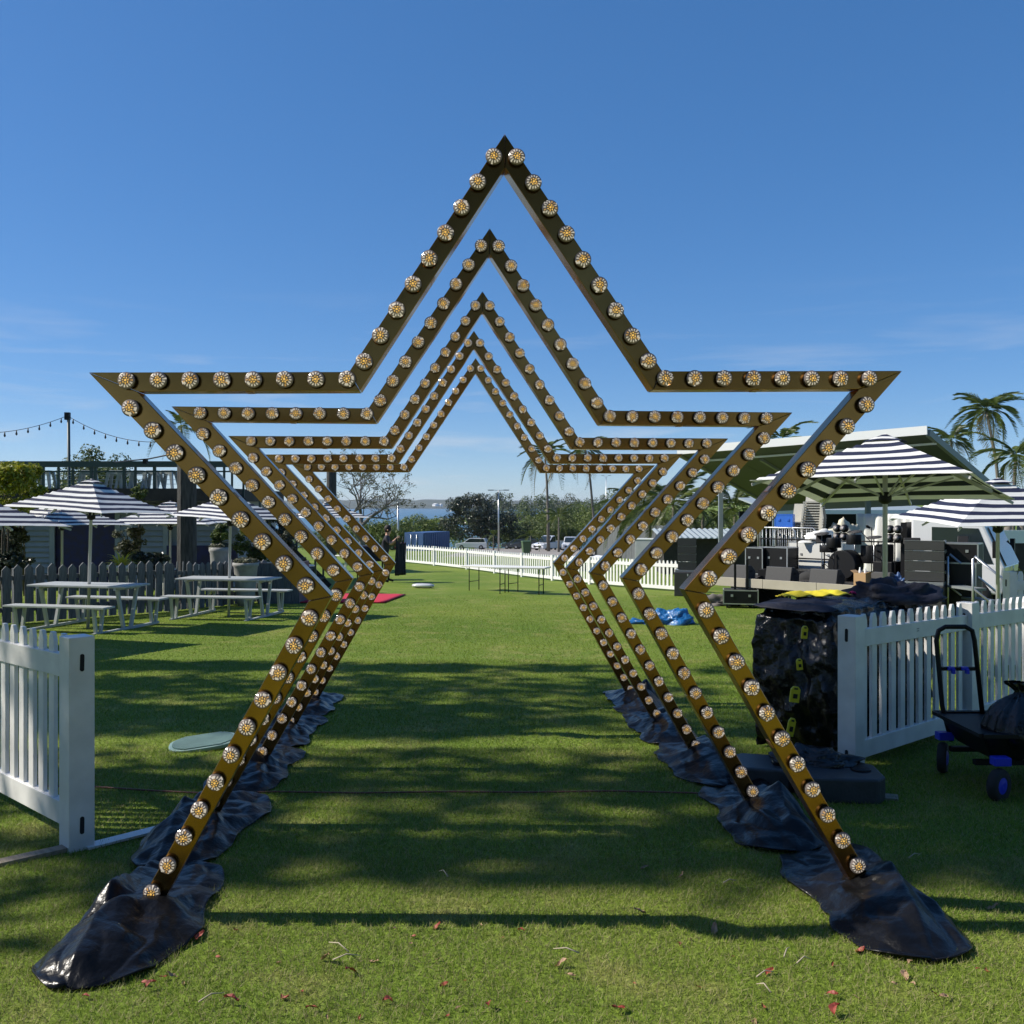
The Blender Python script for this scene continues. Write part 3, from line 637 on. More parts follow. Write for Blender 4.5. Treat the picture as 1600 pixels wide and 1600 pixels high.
# ------------------------------------------------------------------ fences
def picket_shape(h, wd=.07, th=.022, tip=.045):
    b = MB(); hw = wd/2
    b.prism([(-hw, 0), (hw, 0), (hw, h-tip), (hw*.45, h), (-hw*.45, h), (-hw, h-tip)], -th/2, th/2); return b
def picket_panel(name, label, p0, p1, h=1.03, n=14, group=None, posts=(True, True), pw=.125, m='white_pvc', bevel=.003, gap=.07, rails=(.14, .85), rh=.115, labelstrip=False, tilt=0, pick=.07, cat='picket fence'):
    p0, p1 = Vector(p0), Vector(p1); d = p1-p0; L = Vector((d.x, d.y)).length; rz = math.atan2(d.y, d.x); dz = d.z
    t = thing(name, label, cat, p0, rz, group)
    for k, on in enumerate(posts):
        if not on: continue
        b = MB(); b.box((k*L, 0, h/2+k*dz-.02), (pw, pw, h+.04)); po = b.build('post', M[m], t, bevel=bevel*1.3)
        if pw > .1:
            for zz in (h*.88, h*.12):
                for sx in ((-1,) if k == 0 else (1,)):
                    s_ = MB(); s_.prism([(.011*math.cos(a), (.032 if math.sin(a) > 0 else -.032)+.011*math.sin(a)) for a in [q*2*math.pi/12 for q in range(12)]], -.0015, .0015, axes='yz')
                    q = s_.build('slot_shade', M['slot_shade_black'], po); q.location = (k*L+sx*(pw/2+.001), 0, zz+k*dz)  # thin dark slab on the face, painted as the shade inside the slot hole
    z0 = pw/2
    for zz in rails:
        b = MB(); b.bar((z0, 0, zz*h+dz*z0/L), (L-z0, 0, zz*h+dz*(L-z0)/L), .045 if pw > .1 else .04, rh); ra = b.build('rail', M[m], t, bevel=bevel)
        if labelstrip and zz > .5:
            for e in (0, .016):
                s_ = MB(); s_.box((L*.5, -.0235, zz*h+e+dz*.5-.006), (.03, .002, .006)); s_.build('label', M['label_grey'], ra)
    me = picket_shape(h-gap-.02, pick).mesh('picket', M[m])
    for i in range(n):
        q = (i+.7)/(n+.4); o = link('picket', me, t, bevel if bevel else 0); o.location = (z0+(L-2*z0)*q, 0, gap+dz*q+.02)
    return t
c44 = (math.cos(R(44)), math.sin(R(44)))
a0 = Vector((-2.155, 4.755, g(-2.155, 4.755))); a1 = a0+Vector((-c44[0]*2.3, c44[1]*2.3, 0)); a1.z = g(a1.x, a1.y)
lf = picket_panel('picket_fence', 'white picket panel nearest the camera, opposite the black wrapped stack', a0, a1, 1.05, 15, 'white picket panels at the gateway', labelstrip=True)
# the flat foot under its post
fb = MB(); fb.prism([(-.03+.03*math.cos(a), .42+.03*math.sin(a)) for a in [R(q*15) for q in range(0, 13)]]+[(-.06, .02), (.0, .02)], 0, .012, axes='xy')
ft = fb.build('foot_plate', M['white_pvc'], lf); ft.location = (-.01, 0, .004); ft.rotation_euler = (0, 0, R(0)); ft.scale = (1.3, -1.0, 1)
fw = MB(); fw.box((0, -.0, .012), (.07, .46, .02)); wo = fw.build('timber_packer', M['pale_wood']); wo.location = a0+Vector((-.20, -.20, .004)); wo.rotation_euler = (0, 0, R(-48))
tag(wo, 'bare timber offcut lying under the foot of the nearest white post', 'timber')
b0 = Vector((2.205, 6.24, g(2.2, 6.24))); b1 = Vector((3.56, 7.50, 0)); b1.z = g(b1.x, b1.y); b2 = Vector((5.12, 8.85, 0)); b2.z = g(b2.x, b2.y); b3 = Vector((6.7, 10.15, 0)); b3.z = g(b3.x, b3.y)
picket_panel('picket_fence', 'white picket panel in front of the black wrapped stack', b0, b1, 1.03, 12, 'white picket panels at the gateway', posts=(True, False), labelstrip=True)
picket_panel('picket_fence', 'white picket panel behind the black garden cart', b1, b2, 1.03, 14, 'white picket panels at the gateway', posts=(True, False), labelstrip=True)
picket_panel('picket_fence', 'white picket panel past the cart, running out of frame', b2, b3, 1.03, 14, 'white picket panels at the gateway', posts=(True, True))
e0 = XG(1578, 11.5); e1 = e0+Vector((1.8, .5, 0)); e1.z = g(e1.x, e1.y)
picket_panel('picket_fence', 'short white picket panel under the smaller striped parasol', e0, e1, 1.12, 12, 'white picket panels at the gateway', pw=.11)
# the long white fence along the far edge of the lawn
chain = [(-5.05, 43.0), (-3.25, 40.2), (-1.75, 37.4), (-.62, 34.8), (.35, 32.6), (1.3, 30.6), (2.33, 28.7), (3.4, 26.9), (4.62, 25.2)]
names_ = ['first from the person', 'second from the person holding cloth', 'third from the person', 'fourth, by the street lamp', 'behind the two trestle tables', 'in front of the utility vehicle', 'before the grey boards', 'last one, by the loudspeaker']
for i in range(8):
    p, q = chain[i], chain[i+1]
    picket_panel('picket_fence', 'white picket panel along the far lawn edge, '+names_[i], (*p, g(*p)), (*q, g(*q)), .82, 13, 'white picket panels along the far lawn edge', posts=(True, i == 7), pw=.09, m='white_far', bevel=0, gap=.05, rails=(.12, .84), rh=.09, pick=.068)
# weathered paling fence along the beer garden
def paling_run(label, p0, p1, n, h, wd, tip, group):
    p0, p1 = Vector(p0), Vector(p1); d = p1-p0; L = math.hypot(d.x, d.y); t = thing('paling_fence', label, 'paling fence', p0, math.atan2(d.y, d.x), group)
    ms = [picket_shape(h+rnd.uniform(-.025, .025), wd, .025, tip).mesh('paling', M['grey_timber']) for _ in range(4)]
    for m_ in ms:
        for v in m_.vertices:
            if v.co.z > h-.04: v.co.x *= .15
    for i in range(n):
        o = link('paling', ms[rnd.randrange(4)], t); q = (i+.5)/n; o.location = (L*q, rnd.uniform(-.004, .004), d.z*q+.02); o.rotation_euler = (0, rnd.uniform(-.012, .012), 0)
    for zz in (.25, .8):
        b = MB(); b.bar((0, .04, zz*h), (L, .04, zz*h+d.z), .05, .08); b.build('rail', M['grey_timber'], t)
    for q in (0, .5, 1):
        b = MB(); b.box((L*q, .07, h*.48+d.z*q), (.1, .1, h*.98)); b.build('post', M['grey_timber'], t)
def PG(x, y): return (x, y, g(x, y))
GR = 'grey paling fences of the beer garden'
paling_run('weathered grey paling fence at the left end, behind the nearer picnic table', PG(-10.4, 14.2), PG(-6.86, 19.35), 31, 1.0, .15, .07, GR)
paling_run('weathered grey paling fence between the thick post and the planter wall', PG(-6.84, 19.4), PG(-5.66, 22.1), 16, .96, .14, .06, GR)

# ------------------------------------------------------------------ striped parasols
def canopy_mesh(hs, H, nb, tilt=(0, 0)):
    n = 28; V, B, Q = [], [], []
    for j in range(n+1):
        for i in range(n+1):
            a, b = -1+2*i/n, -1+2*j/n; c = max(abs(a), abs(b)); e = min(abs(a), abs(b))/max(c, 1e-6)
            pull = 1-.045*(1-e*e)*c**2                      # hem curves in between the ribs
            x, y = a*hs*pull, b*hs*pull
            z = H*(1-c) - .06*H*math.sin(math.pi*c)*(1-e**3*.6) + .018*(1-e*e)*c
            z += .004*noise.noise(Vector((x*6, y*6, hs)))
            V.append((x, y, z+tilt[0]*x+tilt[1]*y)); B.append(c*nb+.30)
    for j in range(n):
        for i in range(n):
            k = j*(n+1)+i; Q.append((k, k+1, k+n+2, k+n+1))
    return V, Q, B
def parasol(label, base, zedge, hs, H, rz, tilt=(0, 0), nb=6.2, pr=.026, lean=0, group='striped parasols', ribs=True):
    base = Vector(base); t = thing('parasol', label, 'parasol', base, 0, group); ze = zedge-base.z
    cx = lean*ze
    V, Q, B = canopy_mesh(hs, H, nb, tilt); me = np_mesh('canopy', V, Q, M['stripes'], {'band': B}, smooth=False)
    o = link('canopy', me, t); o.location = (cx, 0, ze); o.rotation_euler = (0, 0, rz)
    sd = o.modifiers.new('cloth', 'SOLIDIFY'); sd.thickness = .004; sd.offset = 0
    V, Q, B = canopy_mesh(hs*.17, H*.15, 1.6, (0, 0)); me = np_mesh('vent_cap', V, Q, M['stripes'], {'band': B})
    v_ = link('vent_cap', me, o); v_.location = (0, 0, H*.865); sd = v_.modifiers.new('cloth', 'SOLIDIFY'); sd.thickness = .004
    b = MB(); b.tube([(0, 0, -.1), (cx, 0, ze), (cx*1.05, 0, ze+H*.95)], pr, 12); b.build('pole', M['alu'], t, fix=False)
    b = MB(); b.lathe([(pr*1.2, ze-.16), (pr*2.6, ze-.13), (pr*2.6, ze-.05), (pr*1.2, ze-.02)], 10, c=(cx, 0, 0)); b.build('hub', M['black'], t, fix=False)
    if ribs:
        for k in range(8):
            a = k*math.pi/4; q = 1.0 if k % 2 == 0 else 1.4142
            dx, dy = math.cos(a)*q*hs, math.sin(a)*q*hs; f = .97 if k % 2 == 0 else .985
            b = MB(); b.bar((dx*.08, dy*.08, H*.80), (dx*f, dy*f, (tilt[0]*dx+tilt[1]*dy)*f-.045), .018, .03); r_ = b.build('rib', M['alu'], o)
            b = MB(); b.bar((0, 0, -.09), (dx*.52, dy*.52, H*.34+(tilt[0]*dx+tilt[1]*dy)*.52-.02), .014, .02); b.build('strut', M['alu'], o)
    for sx in (-1, 1):                                     # white corner pockets
        for sy in (-1, 1):
            b = MB(); b.add([(sx*hs*.999, sy*hs*.999, (tilt[0]*sx+tilt[1]*sy)*hs+.006), (sx*hs*.89, sy*hs*.985, (tilt[0]*sx*.89+tilt[1]*sy)*hs+.010), (sx*hs*.90, sy*hs*.90, (tilt[0]*sx+tilt[1]*sy)*.9*hs+.1*H-.01), (sx*hs*.985, sy*hs*.89, (tilt[0]*sx+tilt[1]*sy*.89)*hs+.010)], [(0, 1, 2, 3)] if sx*sy > 0 else [(3, 2, 1, 0)])
            b.build('corner_pocket', M['drape'], o, fix=False)
    return t
def rot2(v, a): return (v[0]*math.cos(a)+v[1]*math.sin(a), -v[0]*math.sin(a)+v[1]*math.cos(a))
# world gradients of the hem plane are turned into each canopy's own axes
parasol('large striped parasol over the nearer picnic table', XG(137, 15.95), 1.52, .95, .52, R(75), rot2((-.06, 0), R(75)), lean=.03)
parasol('striped parasol over the picnic table beside the thick timber post', XG(357, 18.1), 1.37, .82, .45, R(63), rot2((-.05, .02), R(63)), lean=.02)
parasol('striped parasol cut off by the frame, beside the yellow green shrub', XG(-70, 13.2), 1.36, 1.02, .46, R(70), rot2((-.05, 0), R(70)), lean=.02)
parasol('striped parasol standing behind the nearest paling fence, its pole before the weatherboards', XG(97, 21.5), 1.20, 1.05, .50, R(68), rot2((-.04, 0), R(68)))
parasol('striped parasol close to the thick timber post, behind the yellow agave', XG(266, 23.5), 1.16, 1.2, .55, R(5), (0, 0))
parasol('far striped parasol beyond the second timber post', XG(512, 36), 1.15, 1.25, .62, R(30), (0, 0), pr=.03)
RB = R(188.2+45)                                # corners sit on the diagonals
parasol('biggest striped parasol, seen from below in front of the stage', XG(1383, 11), 1.777, 1.15, .64, RB, rot2((-.0508, -.0963), RB), pr=.028)
parasol('smaller striped parasol cut off by the frame, before the white truck', XG(1559, 14), 1.36, 1.15, .64, R(1), rot2((.0, .04), R(1)), pr=.027)
parasol('tiny striped parasol far off beside the palm trunks', XG(1575, 40), -.86, 1.0, .5, R(20), (0, 0), pr=.03)

# ------------------------------------------------------------------ picnic tables
def picnic(label, base, rz):
    t = thing('picnic_table', label, 'picnic table', base, rz, 'grey picnic tables')
    for i in range(5):
        b = MB(); b.box((0, -.28+.14*i, .725), (1.84, .132, .03)); b.build('slat', M['grey_paint'], t, bevel=.003)
    b = MB(); b.box((0, 0, .69), (1.62, .05, .04))
    for sx in (-1, 1): b.box((sx*.72, 0, .69), (.05, .66, .04))
    b.build('table_frame', M['grey_paint'], t)
    for sy in (-1, 1):
        for i in (-1, 1):
            b = MB(); b.box((0, sy*.74+i*.075, .44), (1.84, .14, .03)); b.build('bench_slat', M['grey_paint'], t, bevel=.003)
        for sx in (-1, 1):
            b = MB(); b.box((sx*.72, sy*.74, .41), (.045, .27, .03)); b.build('bench_bracket', M['grey_paint'], t)
            for i in (-1, 1):
                b = MB(); b.bar((sx*.72, sy*.74+i*.055, .03), (sx*.72, sy*.74+i*.115, .40), .045, .045, up=(1, 0, 0)); b.build('bench_leg', M['grey_paint'], t)
    for sx in (-1, 1):
        b = MB(); b.box((sx*.72, 0, .022), (.05, 1.75, .04)); b.build('runner', M['grey_paint'], t)
        for i in (-1, 1):
            b = MB(); b.bar((sx*.72, i*.10, .04), (sx*.72, i*.26, .68), .05, .05, up=(1, 0, 0)); b.build('leg', M['grey_paint'], t)
    return t
picnic('grey slatted picnic table under the largest parasol, nearest the paling fence end', XG(139, 16.0), R(-13))
picnic('grey slatted picnic table beside the planter wall', XG(358, 18.25), R(-9))

# ------------------------------------------------------------------ beer garden building, deck and plants
BY = 27.0
bld = thing('deck_building', 'low weatherboard building under a balustraded roof deck', 'building', (-11.5, BY, g(-11.5, BY)), 0)
bz = bld.location.z
def bp(px, py, Y=BY): p = P(px, py, Y); return (p.x+11.5, Y-BY, p.z-bz)
x0, x1 = -6.0, 3.6
b = MB(); b.box(((x0+x1)/2, 2.6, 1.25), (x1-x0, 5.0, 2.5)); b.build('wall', M['weatherboard'], bld)
for (pa, pb) in ((38, 84), (186, 258), (292, 372)):                # weatherboards, built one by one
    xa, xb = bp(pa, 0)[0], bp(pb, 0)[0]
    for k in range(15):
        b = MB(); b.prism([(.0, .12+k*.15), (-.075, .125+k*.15), (-.012, .27+k*.15), (0, .27+k*.15)], xa, xb, axes='yz'); b.build('weatherboard', M['weatherboard'], bld)
xa, xb = bp(86, 0)[0], bp(184, 0)[0]; b = MB(); b.box(((xa+xb)/2, .06, 1.2), (xb-xa, .06, 2.1)); b.build('mural_panel', M['mural'], bld)
xa, xb = bp(262, 0)[0], bp(372, 0)[0]; b = MB(); b.box(((xa+xb)/2, -.06, .75), (xb-xa, .06, .9)); b.build('dark_panel', M['mural'], bld)  # solid dark slab set proud of the wall in place of a recess
for pa in (36, 83, 185, 260):
    b = MB(); b.box((bp(pa, 0)[0], -.05, 1.2), (.14, .05, 2.4)); b.build('corner_trim', M['weatherboard'], bld)
b = MB(); b.box(((x0+x1)/2, 2.2, 2.62), (x1-x0+.5, 6.0, .34)); b.build('deck_floor', M['deck_dark'], bld)
for k in range(9):
    b = MB(); b.box((x0+.5+k*1.1, -.62, 2.42), (.10, .5, .16)); b.build('joist_end', M['deck_dark'], bld)
zr = bp(0, 727)[2]; zf = 2.79
b = MB(); b.box(((x0+x1)/2, -.7, zr), (x1-x0+.5, .14, .16)); b.build('top_rail', M['balustrade'], bld)
b = MB(); b.box(((x0+x1)/2, -.7, zr-.20), (x1-x0+.5, .05, .04)); b.build('mid_rail', M['balustrade'], bld)
for px in (60, 87, 110, 132, 160, 166, 210, 227, 256, 300, 330, 347, 362):
    X = bp(px, 0)[0]; b = MB(); b.box((X, -.7, (zr+zf)/2), (.075 if px in (60, 160, 166, 210, 256, 347) else .05, .07, zr-zf)); b.build('baluster', M['balustrade'], bld)
for k in range(5):
    b = MB(); b.tube([(x0, -.7, zf+.12+.12*k), (x1, -.7, zf+.12+.12*k)], .006, 4, smooth=False); b.build('wire', M['alu'], bld, fix=False)
# stools along the balustrade
st = thing('bar_stool', '', 'stool'); b = MB(); b.prism([(-.16, -.16), (.16, -.16), (.16, .16), (-.16, .16)], .615, .64, axes='xy'); b.build('seat', M['stool'], st, bevel=.012)
for sx in (-1, 1):
    for sy in (-1, 1):
        b = MB(); b.add([(sx*(.15+.09*q)+dx*(.045-.012*q), sy*(.15+.09*q)+dy*(.045-.012*q), .62*(1-q)) for q in (0, 1) for dx, dy in ((-1, -1), (1, -1), (1, 1), (-1, 1))], [(0, 1, 5, 4), (1, 2, 6, 5), (2, 3, 7, 6), (3, 0, 4, 7), (4, 5, 6, 7)]); b.build('leg', M['stool'], st)
for sy in (-1, 1):
    b = MB(); b.add([(-.17, sy*.17, .62), (.17, sy*.17, .62), (.20, sy*.2, .44), (.10, sy*.19, .50), (-.10, sy*.19, .50), (-.20, sy*.2, .44)], [(0, 1, 2, 3), (0, 3, 4), (0, 4, 5)]); b.build('skirt', M['stool'], st, fix=False)
spx = [46, 71, 138, 181, 197, 217, 239, 263]
for i, px in enumerate(spx):
    o = st if i == 0 else copy_tree(st); o.location = P(px, 770, BY-.25); o.location.z = bz+2.79; o.rotation_euler = (0, 0, rnd.uniform(-.3, .3)); o.scale = (.92, .92, .80)
    o['label'] = 'pale metal stool behind the balustrade, %s counting towards the thick timber post' % ['first', 'second', 'third', 'fourth', 'fifth', 'sixth', 'seventh', 'eighth'][i]; o['group'] = 'stools along the deck balustrade'
# thick weathered posts
def big_post(label, px, Y, wpx, ytop):
    base = XG(px, Y); wd = wpx/F*Y; top = CAMZ-(ytop-HY)/F*Y; b = MB(); n = 10
    h = top-base.z
    prof = [(wd/2*s*1.05, z) for s, z in ((1.03, -.2), (1.02, h*.3), (1, h*.6), (.99, h), (.85, h+.03))]
    b.lathe(prof, n, smooth=False); o = b.build('timber_post', M['old_timber']); o.location = base
    tag(o, label, 'timber post', 'weathered timber posts')
big_post('thick weathered timber post rising past the parasols', 292, 20.3, 29, 722)
big_post('thinner weathered timber post farther off, before the leafless tree', 518, 36, 15, 733)
# planter wall of upright boards
pw = thing('planter_wall', 'dark grey boarded planter wall beyond the second picnic table', 'planter wall', (-5.65, 21.4, g(-5.65, 21.4)), 0)
b = MB(); b.box((.42, .62, .42), (.86, 1.1, .84)); b.build('core', M['grey_timber'], pw)
for k in range(6):
    b = MB(); b.box((.04+k*.152, .05, .45), (.146, .03, .92)); b.build('board', M['grey_timber'], pw, bevel=.003)
for k in range(7):
    b = MB(); b.box((.88, .12+k*.152, .45), (.03, .146, .92)); b.build('board', M['grey_timber'], pw, bevel=.003)
# pots
def pot(label, px, Y, py_top, py_bot, wpx, lm, seed, plant_h):
    base = XG(px, Y); zt = CAMZ-(py_top-HY)/F*Y; zb = max(base.z, CAMZ-(py_bot-HY)/F*Y); h = zt-base.z; r0 = wpx/F*Y/2
    t = thing('plant_pot', label, 'plant pot', base); b = MB()
    b.lathe([(r0*.62, 0), (r0*.72, h*.2), (r0*.88, h*.65), (r0*.96, h*.9), (r0*1.06, h*.93), (r0*1.06, h), (r0*.93, h), (r0*.9, h*.9)], 24); b.build('pot', M['pot'], t)
    V, Q, T = leaves([((0, 0, h+.02), (r0*1.02, r0*1.02, .09))], 900, .07, seed, hollow=.3); link('ground_cover', np_mesh('ground_cover', V, Q, LM['grey'], {'rnd': T}), t)
    if plant_h:
        V, Q, T = leaves(clumps_in((0, 0, h+plant_h*.55), (r0*.9, r0*.9, plant_h*.5), 14, r0*.36, seed, .2), 700, .10, seed+1); link('shrub', np_mesh('shrub', V, Q, LM[lm], {'rnd': T}), t)
        b = MB(); b.tube([(0, 0, h-.05), (.03, 0, h+plant_h*.4), (0, .02, h+plant_h*.8)], .015, 5); b.build('stem', M['bark'], t, fix=False)
pot('tall pale concrete pot with a leafy shrub, right of the thick timber post', 344, 21.3, 855, 893, 32, 'mid', 300, .55)
pot('low pale concrete pot of ground cover beside the tall pot', 384, 20.8, 879, 895, 38, 'mid', 301, 0)
# agave
ag = thing('agave_plant', 'yellow striped agave in front of the navy mural', 'agave', XG(190, 21.5)); ag.location.z = .18
V, Q, T = [], [], []
for i in range(46):
    a = i*2.4; el = R(80-62*(i/46)**.8); L = .50*(.75+.4*rnd.random()); sd = Vector((-math.sin(a), math.cos(a), 0))
    prev = None
    for s in (0, .35, .7, 1.0):
        e2 = el-.5*s*s; p = Vector((math.cos(a)*math.cos(e2), math.sin(a)*math.cos(e2), math.sin(e2)))*L*s; w_ = sd*.030*(1-s)**.6*(1.3 if 0 < s < 1 else 1)+sd*.001
        o_ = len(V); V += [p-w_, p+w_]; T += [min(1, .35+.5*rnd.random())]*2
        if prev is not None: Q.append((prev, prev+1, o_+1, o_))
        prev = o_
link('rosette', np_mesh('rosette', V, Q, LM['agave'], {'rnd': T}), ag)
tagp = thing('planter_bowl', 'white planter rim holding the yellow agave', 'planter', XG(190, 21.5)); b = MB(); b.lathe([(.22, 0), (.28, .78), (.31, .80), (.31, .86), (.27, .86)], 20); b.build('bowl', M['chair_white'], tagp)
def bush(label, px, Y, py_c, rx_px, ry_px, lm, n, size, seed, name='shrub', cat='shrub', grp='garden shrubs along the beer garden'):
    c = P(px, py_c, Y); base = XG(px, Y); rx, rz_ = rx_px/F*Y, ry_px/F*Y; t = thing(name, label, cat, base, 0, grp); zc = c.z-base.z
    V, Q, T = leaves(clumps_in((0, 0, zc), (rx, rx*.8, rz_), 34, max(.06, min(rx, rz_)*.34), seed, .1), int(n*1.6), size*.72, seed, hollow=.1, up=.7); link('foliage', np_mesh('foliage', V, Q, LM[lm], {'rnd': T}), t)
    b = MB()
    for k in range(4): b.tube([(rnd.uniform(-.1, .1)*rx, 0, -.05), (rnd.uniform(-.3, .3)*rx, rnd.uniform(-.2, .2)*rx, zc*.6), (rnd.uniform(-.6, .6)*rx, 0, zc+rz_*.3)], [.03, .02, .008], 5)
    b.build('stem', M['bark'], t, fix=False)
bush('bright yellow green croton shrub towering at the frame edge', 6, 20.5, 762, 42, 52, 'bright', 3200, .12, 310)
bush('yellow green croton spilling over the balustrade end', 40, 24, 752, 30, 34, 'bright', 2200, .12, 311)
bush('dark leafy shrub under the cut off parasol', 12, 21, 842, 30, 26, 'grey', 2400, .12, 312)
bush('glossy dark bush low behind the paling fence end', 14, 20, 880, 34, 18, 'dark', 2000, .12, 313)
bush('tall loose shrub between the mural and the agave', 203, 23.5, 845, 22, 36, 'grey', 1500, .11, 314)
bush('dark low bush between the agave and the thick timber post', 236, 22, 878, 26, 20, 'dark', 2200, .11, 315)
bush('small shrub growing at the deck edge above the parasols', 217, 25.5, 772, 12, 12, 'mid', 500, .1, 316)
bush('shrub behind the tall pale pot', 395, 24.5, 850, 28, 40, 'mid', 2400, .12, 317)
bush('dark shrub beside the timber stair', 440, 25, 830, 26, 40, 'dark', 2200, .12, 318)
bush('leafy shrub below the leafless tree', 600, 58, 838, 26, 20, 'olive', 1500, .2, 319)
V, Q, T = leaves([((-5.4+k*.42, -.75+rnd.uniform(-.1, .1), zr-.12-rnd.uniform(0, .25)), (.34, .16, .2)) for k in range(9)], 2600, .10, 330, hollow=.1)
vn = thing('climbing_vine', 'dark climbing vine hanging along the deck top rail', 'vine', bld.location); link('foliage', np_mesh('foliage', V, Q, LM['vine'], {'rnd': T}), vn)
# the timber stair beside the deck, mostly behind the arches
sr = thing('timber_stair', 'dark timber stair with rail coming down from the deck', 'stair', XG(400, 26.5), 0)
for k in range(9):
    b = MB(); b.box((-.5+k*.27, 0, 2.45-k*.27), (.30, 1.1, .05)); b.build('tread', M['deck_dark'], sr)
for sy in (-.55, .55):
    b = MB(); b.bar((-.7, sy, 2.6), (1.9, sy, .0), .06, .24); b.build('stringer', M['deck_dark'], sr)
    b = MB(); b.bar((-.7, sy, 3.5), (1.9, sy, .95), .05, .06); b.build('handrail', M['balustrade'], sr)
    for k in range(4):
        b = MB(); b.box((-.5+k*.75, sy, 2.75-k*.75), (.05, .05, 1.2)); b.build('baluster', M['balustrade'], sr)
# white garden chairs by the posts
def garden_chair(label, base, rz, grp='white garden chairs'):
    t = thing('garden_chair', label, 'chair', base, rz, grp)
    b = MB(); b.box((0, 0, .44), (.42, .42, .035)); b.build('seat', M['chair_white'], t, bevel=.01)
    b = MB(); b.prism([(.21*math.cos(a), .46+.40*math.sin(a)) for a in [R(180*q/10) for q in range(11)]], .19, .215); b.build('backrest', M['chair_white'], t)
    for sx in (-1, 1):
        for sy in (-1, 1):
            b = MB(); b.bar((sx*.22, sy*.22, 0), (sx*.17, sy*.17, .43), .03, .03); b.build('leg', M['chair_white'], t)
garden_chair('white garden chair left of the thick timber post', XG(263, 22.5), R(170)); garden_chair('white garden chair between the thick timber post and tall pot', XG(311, 22.5), R(190))
garden_chair('white garden chair near the planter wall, behind the arches', XG(455, 26), R(150))
def cafe_table(label, base, grp='white cafe tables'):
    t = thing('cafe_table', label, 'table', base, 0, grp); b = MB(); b.lathe([(.36, .70), (.36, .725)], 20); b.build('tabletop', M['chair_white'], t)
    b = MB(); b.tube([(0, 0, 0), (0, 0, .70)], .03, 8); b.lathe([(.24, 0), (.22, .02), (.04, .05)], 14); b.build('pedestal', M['chair_white'], t)
cafe_table('round white cafe table left of the thick timber post', XG(256, 22.9)); cafe_table('round white cafe table near the planter wall', XG(470, 25)); cafe_table('round white cafe table under the far parasol', XG(540, 33))
# string lights
def string_lights(label, pa, pb, sag, n, every_bulb=True):
    t = thing('string_lights', label, 'string lights', pa); d = pb-pa; pts = []
    for i in range(25):
        q = i/24; p = d*q; p.z -= sag*4*q*(1-q); pts.append(p)
    b = MB(); b.tube(pts, .008, 4, smooth=False); b.build('cable', M['black'], t, fix=False)
    me = MB().lathe([(.0, -.15), (.024, -.13), (.032, -.10), (.018, -.06), (.015, 0)], 8).mesh('globe', M['socket'])
    for i in range(n):
        q = (i+.5)/n; p = d*q; p.z -= sag*4*q*(1-q); o = link('globe', me, t); o.location = p
pb_ = XG(107, 28.5); pp = thing('light_pole', 'slim dark pole carrying the string lights above the deck', 'pole', pb_)
zt = CAMZ-(645-HY)/F*28.5-pb_.z
b = MB(); b.tube([(0.05, 0, 0), (0, 0, zt)], .045, 8); b.build('pole', M['balustrade'], pp, fix=False); b = MB(); b.box((-.03, 0, zt-.1), (.14, .12, .22)); b.build('bracket', M['black'], pp)
string_lights('festoon lights strung from the slim pole out of frame', P(104, 650, 28.5), P(-60, 676, 26), .18, 9)
string_lights('festoon lights strung from the slim pole behind the arch', P(106, 650, 28.5), P(262, 690, 27), .25, 9)
fl = thing('cable_light', 'dark cable with a floodlight leading to the thick timber post', 'cable light', P(180, 722, 26)); b = MB(); d_ = P(300, 703, 20.6)-P(180, 722, 26); b.tube([(0, 0, 0), d_*.5+Vector((0, 0, -.05)), d_], .018, 5); b.build('cable', M['black'], fl, fix=False)
b = MB(); b.box(tuple(d_*.45+Vector((0, 0, -.1))), (.10, .10, .12)); b.build('lamp', M['black'], fl)

# ------------------------------------------------------------------ the stage on the flatbed, with its gear
SA = R(-46)                                     # the deck's front edge runs this way (towards the camera on the right)
ux, uy = Vector((math.cos(SA), math.sin(SA), 0)), Vector((-math.sin(SA), math.cos(SA), 0))
S0 = Vector((4.45, 21.1, .04))                  # front left corner, top of the deck
def SP(u, v, z=0): return S0+ux*u+uy*v+Vector((0, 0, z))
stg = thing('stage_trailer', 'flatbed trailer opened out as a stage, cream edged deck on wheels', 'stage', S0, SA)
LDK = 4.9
for k in range(4):
    b = MB(); b.box((LDK*(k+.5)/4, 2.1, -.06), (LDK/4-.012, 4.2, .05)); b.build('deck_board', M['deck_dark'], stg)
    b = MB(); b.box((LDK*(k+.5)/4, -.02, -.09), (LDK/4-.008, .05, .19)); b.build('edge_panel', M['canvas'], stg, bevel=.004)
b = MB(); b.bar((0, .9, -.22), (LDK, .9, -.22), .12, .16); b.bar((0, 3.2, -.22), (LDK, 3.2, -.22), .12, .16); b.build('chassis', M['black'], stg)
wm = MB().lathe([(.12, -.11), (.22, -.12), (.36, -.11), (.385, -.06), (.385, .06), (.36, .11), (.22, .12), (.12, .11)], 24).mesh('wheel', M['tyre'])
rm = MB().lathe([(.0, .105), (.05, .11), (.14, .07), (.2, .10), (.23, .115)], 16).mesh('rim', M['rim'])
for (u, v) in ((.95, .75), (.95, 3.3), (2.6, .75), (2.6, 3.3)):
    o = link('wheel', wm, stg); o.location = (u, v, -.40); o.rotation_euler = (R(90), 0, 0); r_ = link('rim', rm, o)
for k in range(7):
    u = .35+k*.7
    b = MB(); b.bar((u, .15, -.15), (u, .15, -.80), .035, .035); b.bar((u, .15, -.2), (u+.6, .15, -.75), .03, .03); b.bar((u+.6, .15, -.2), (u+.05, .15, -.72), .02, .02); b.build('stand_leg', M['black'], stg)
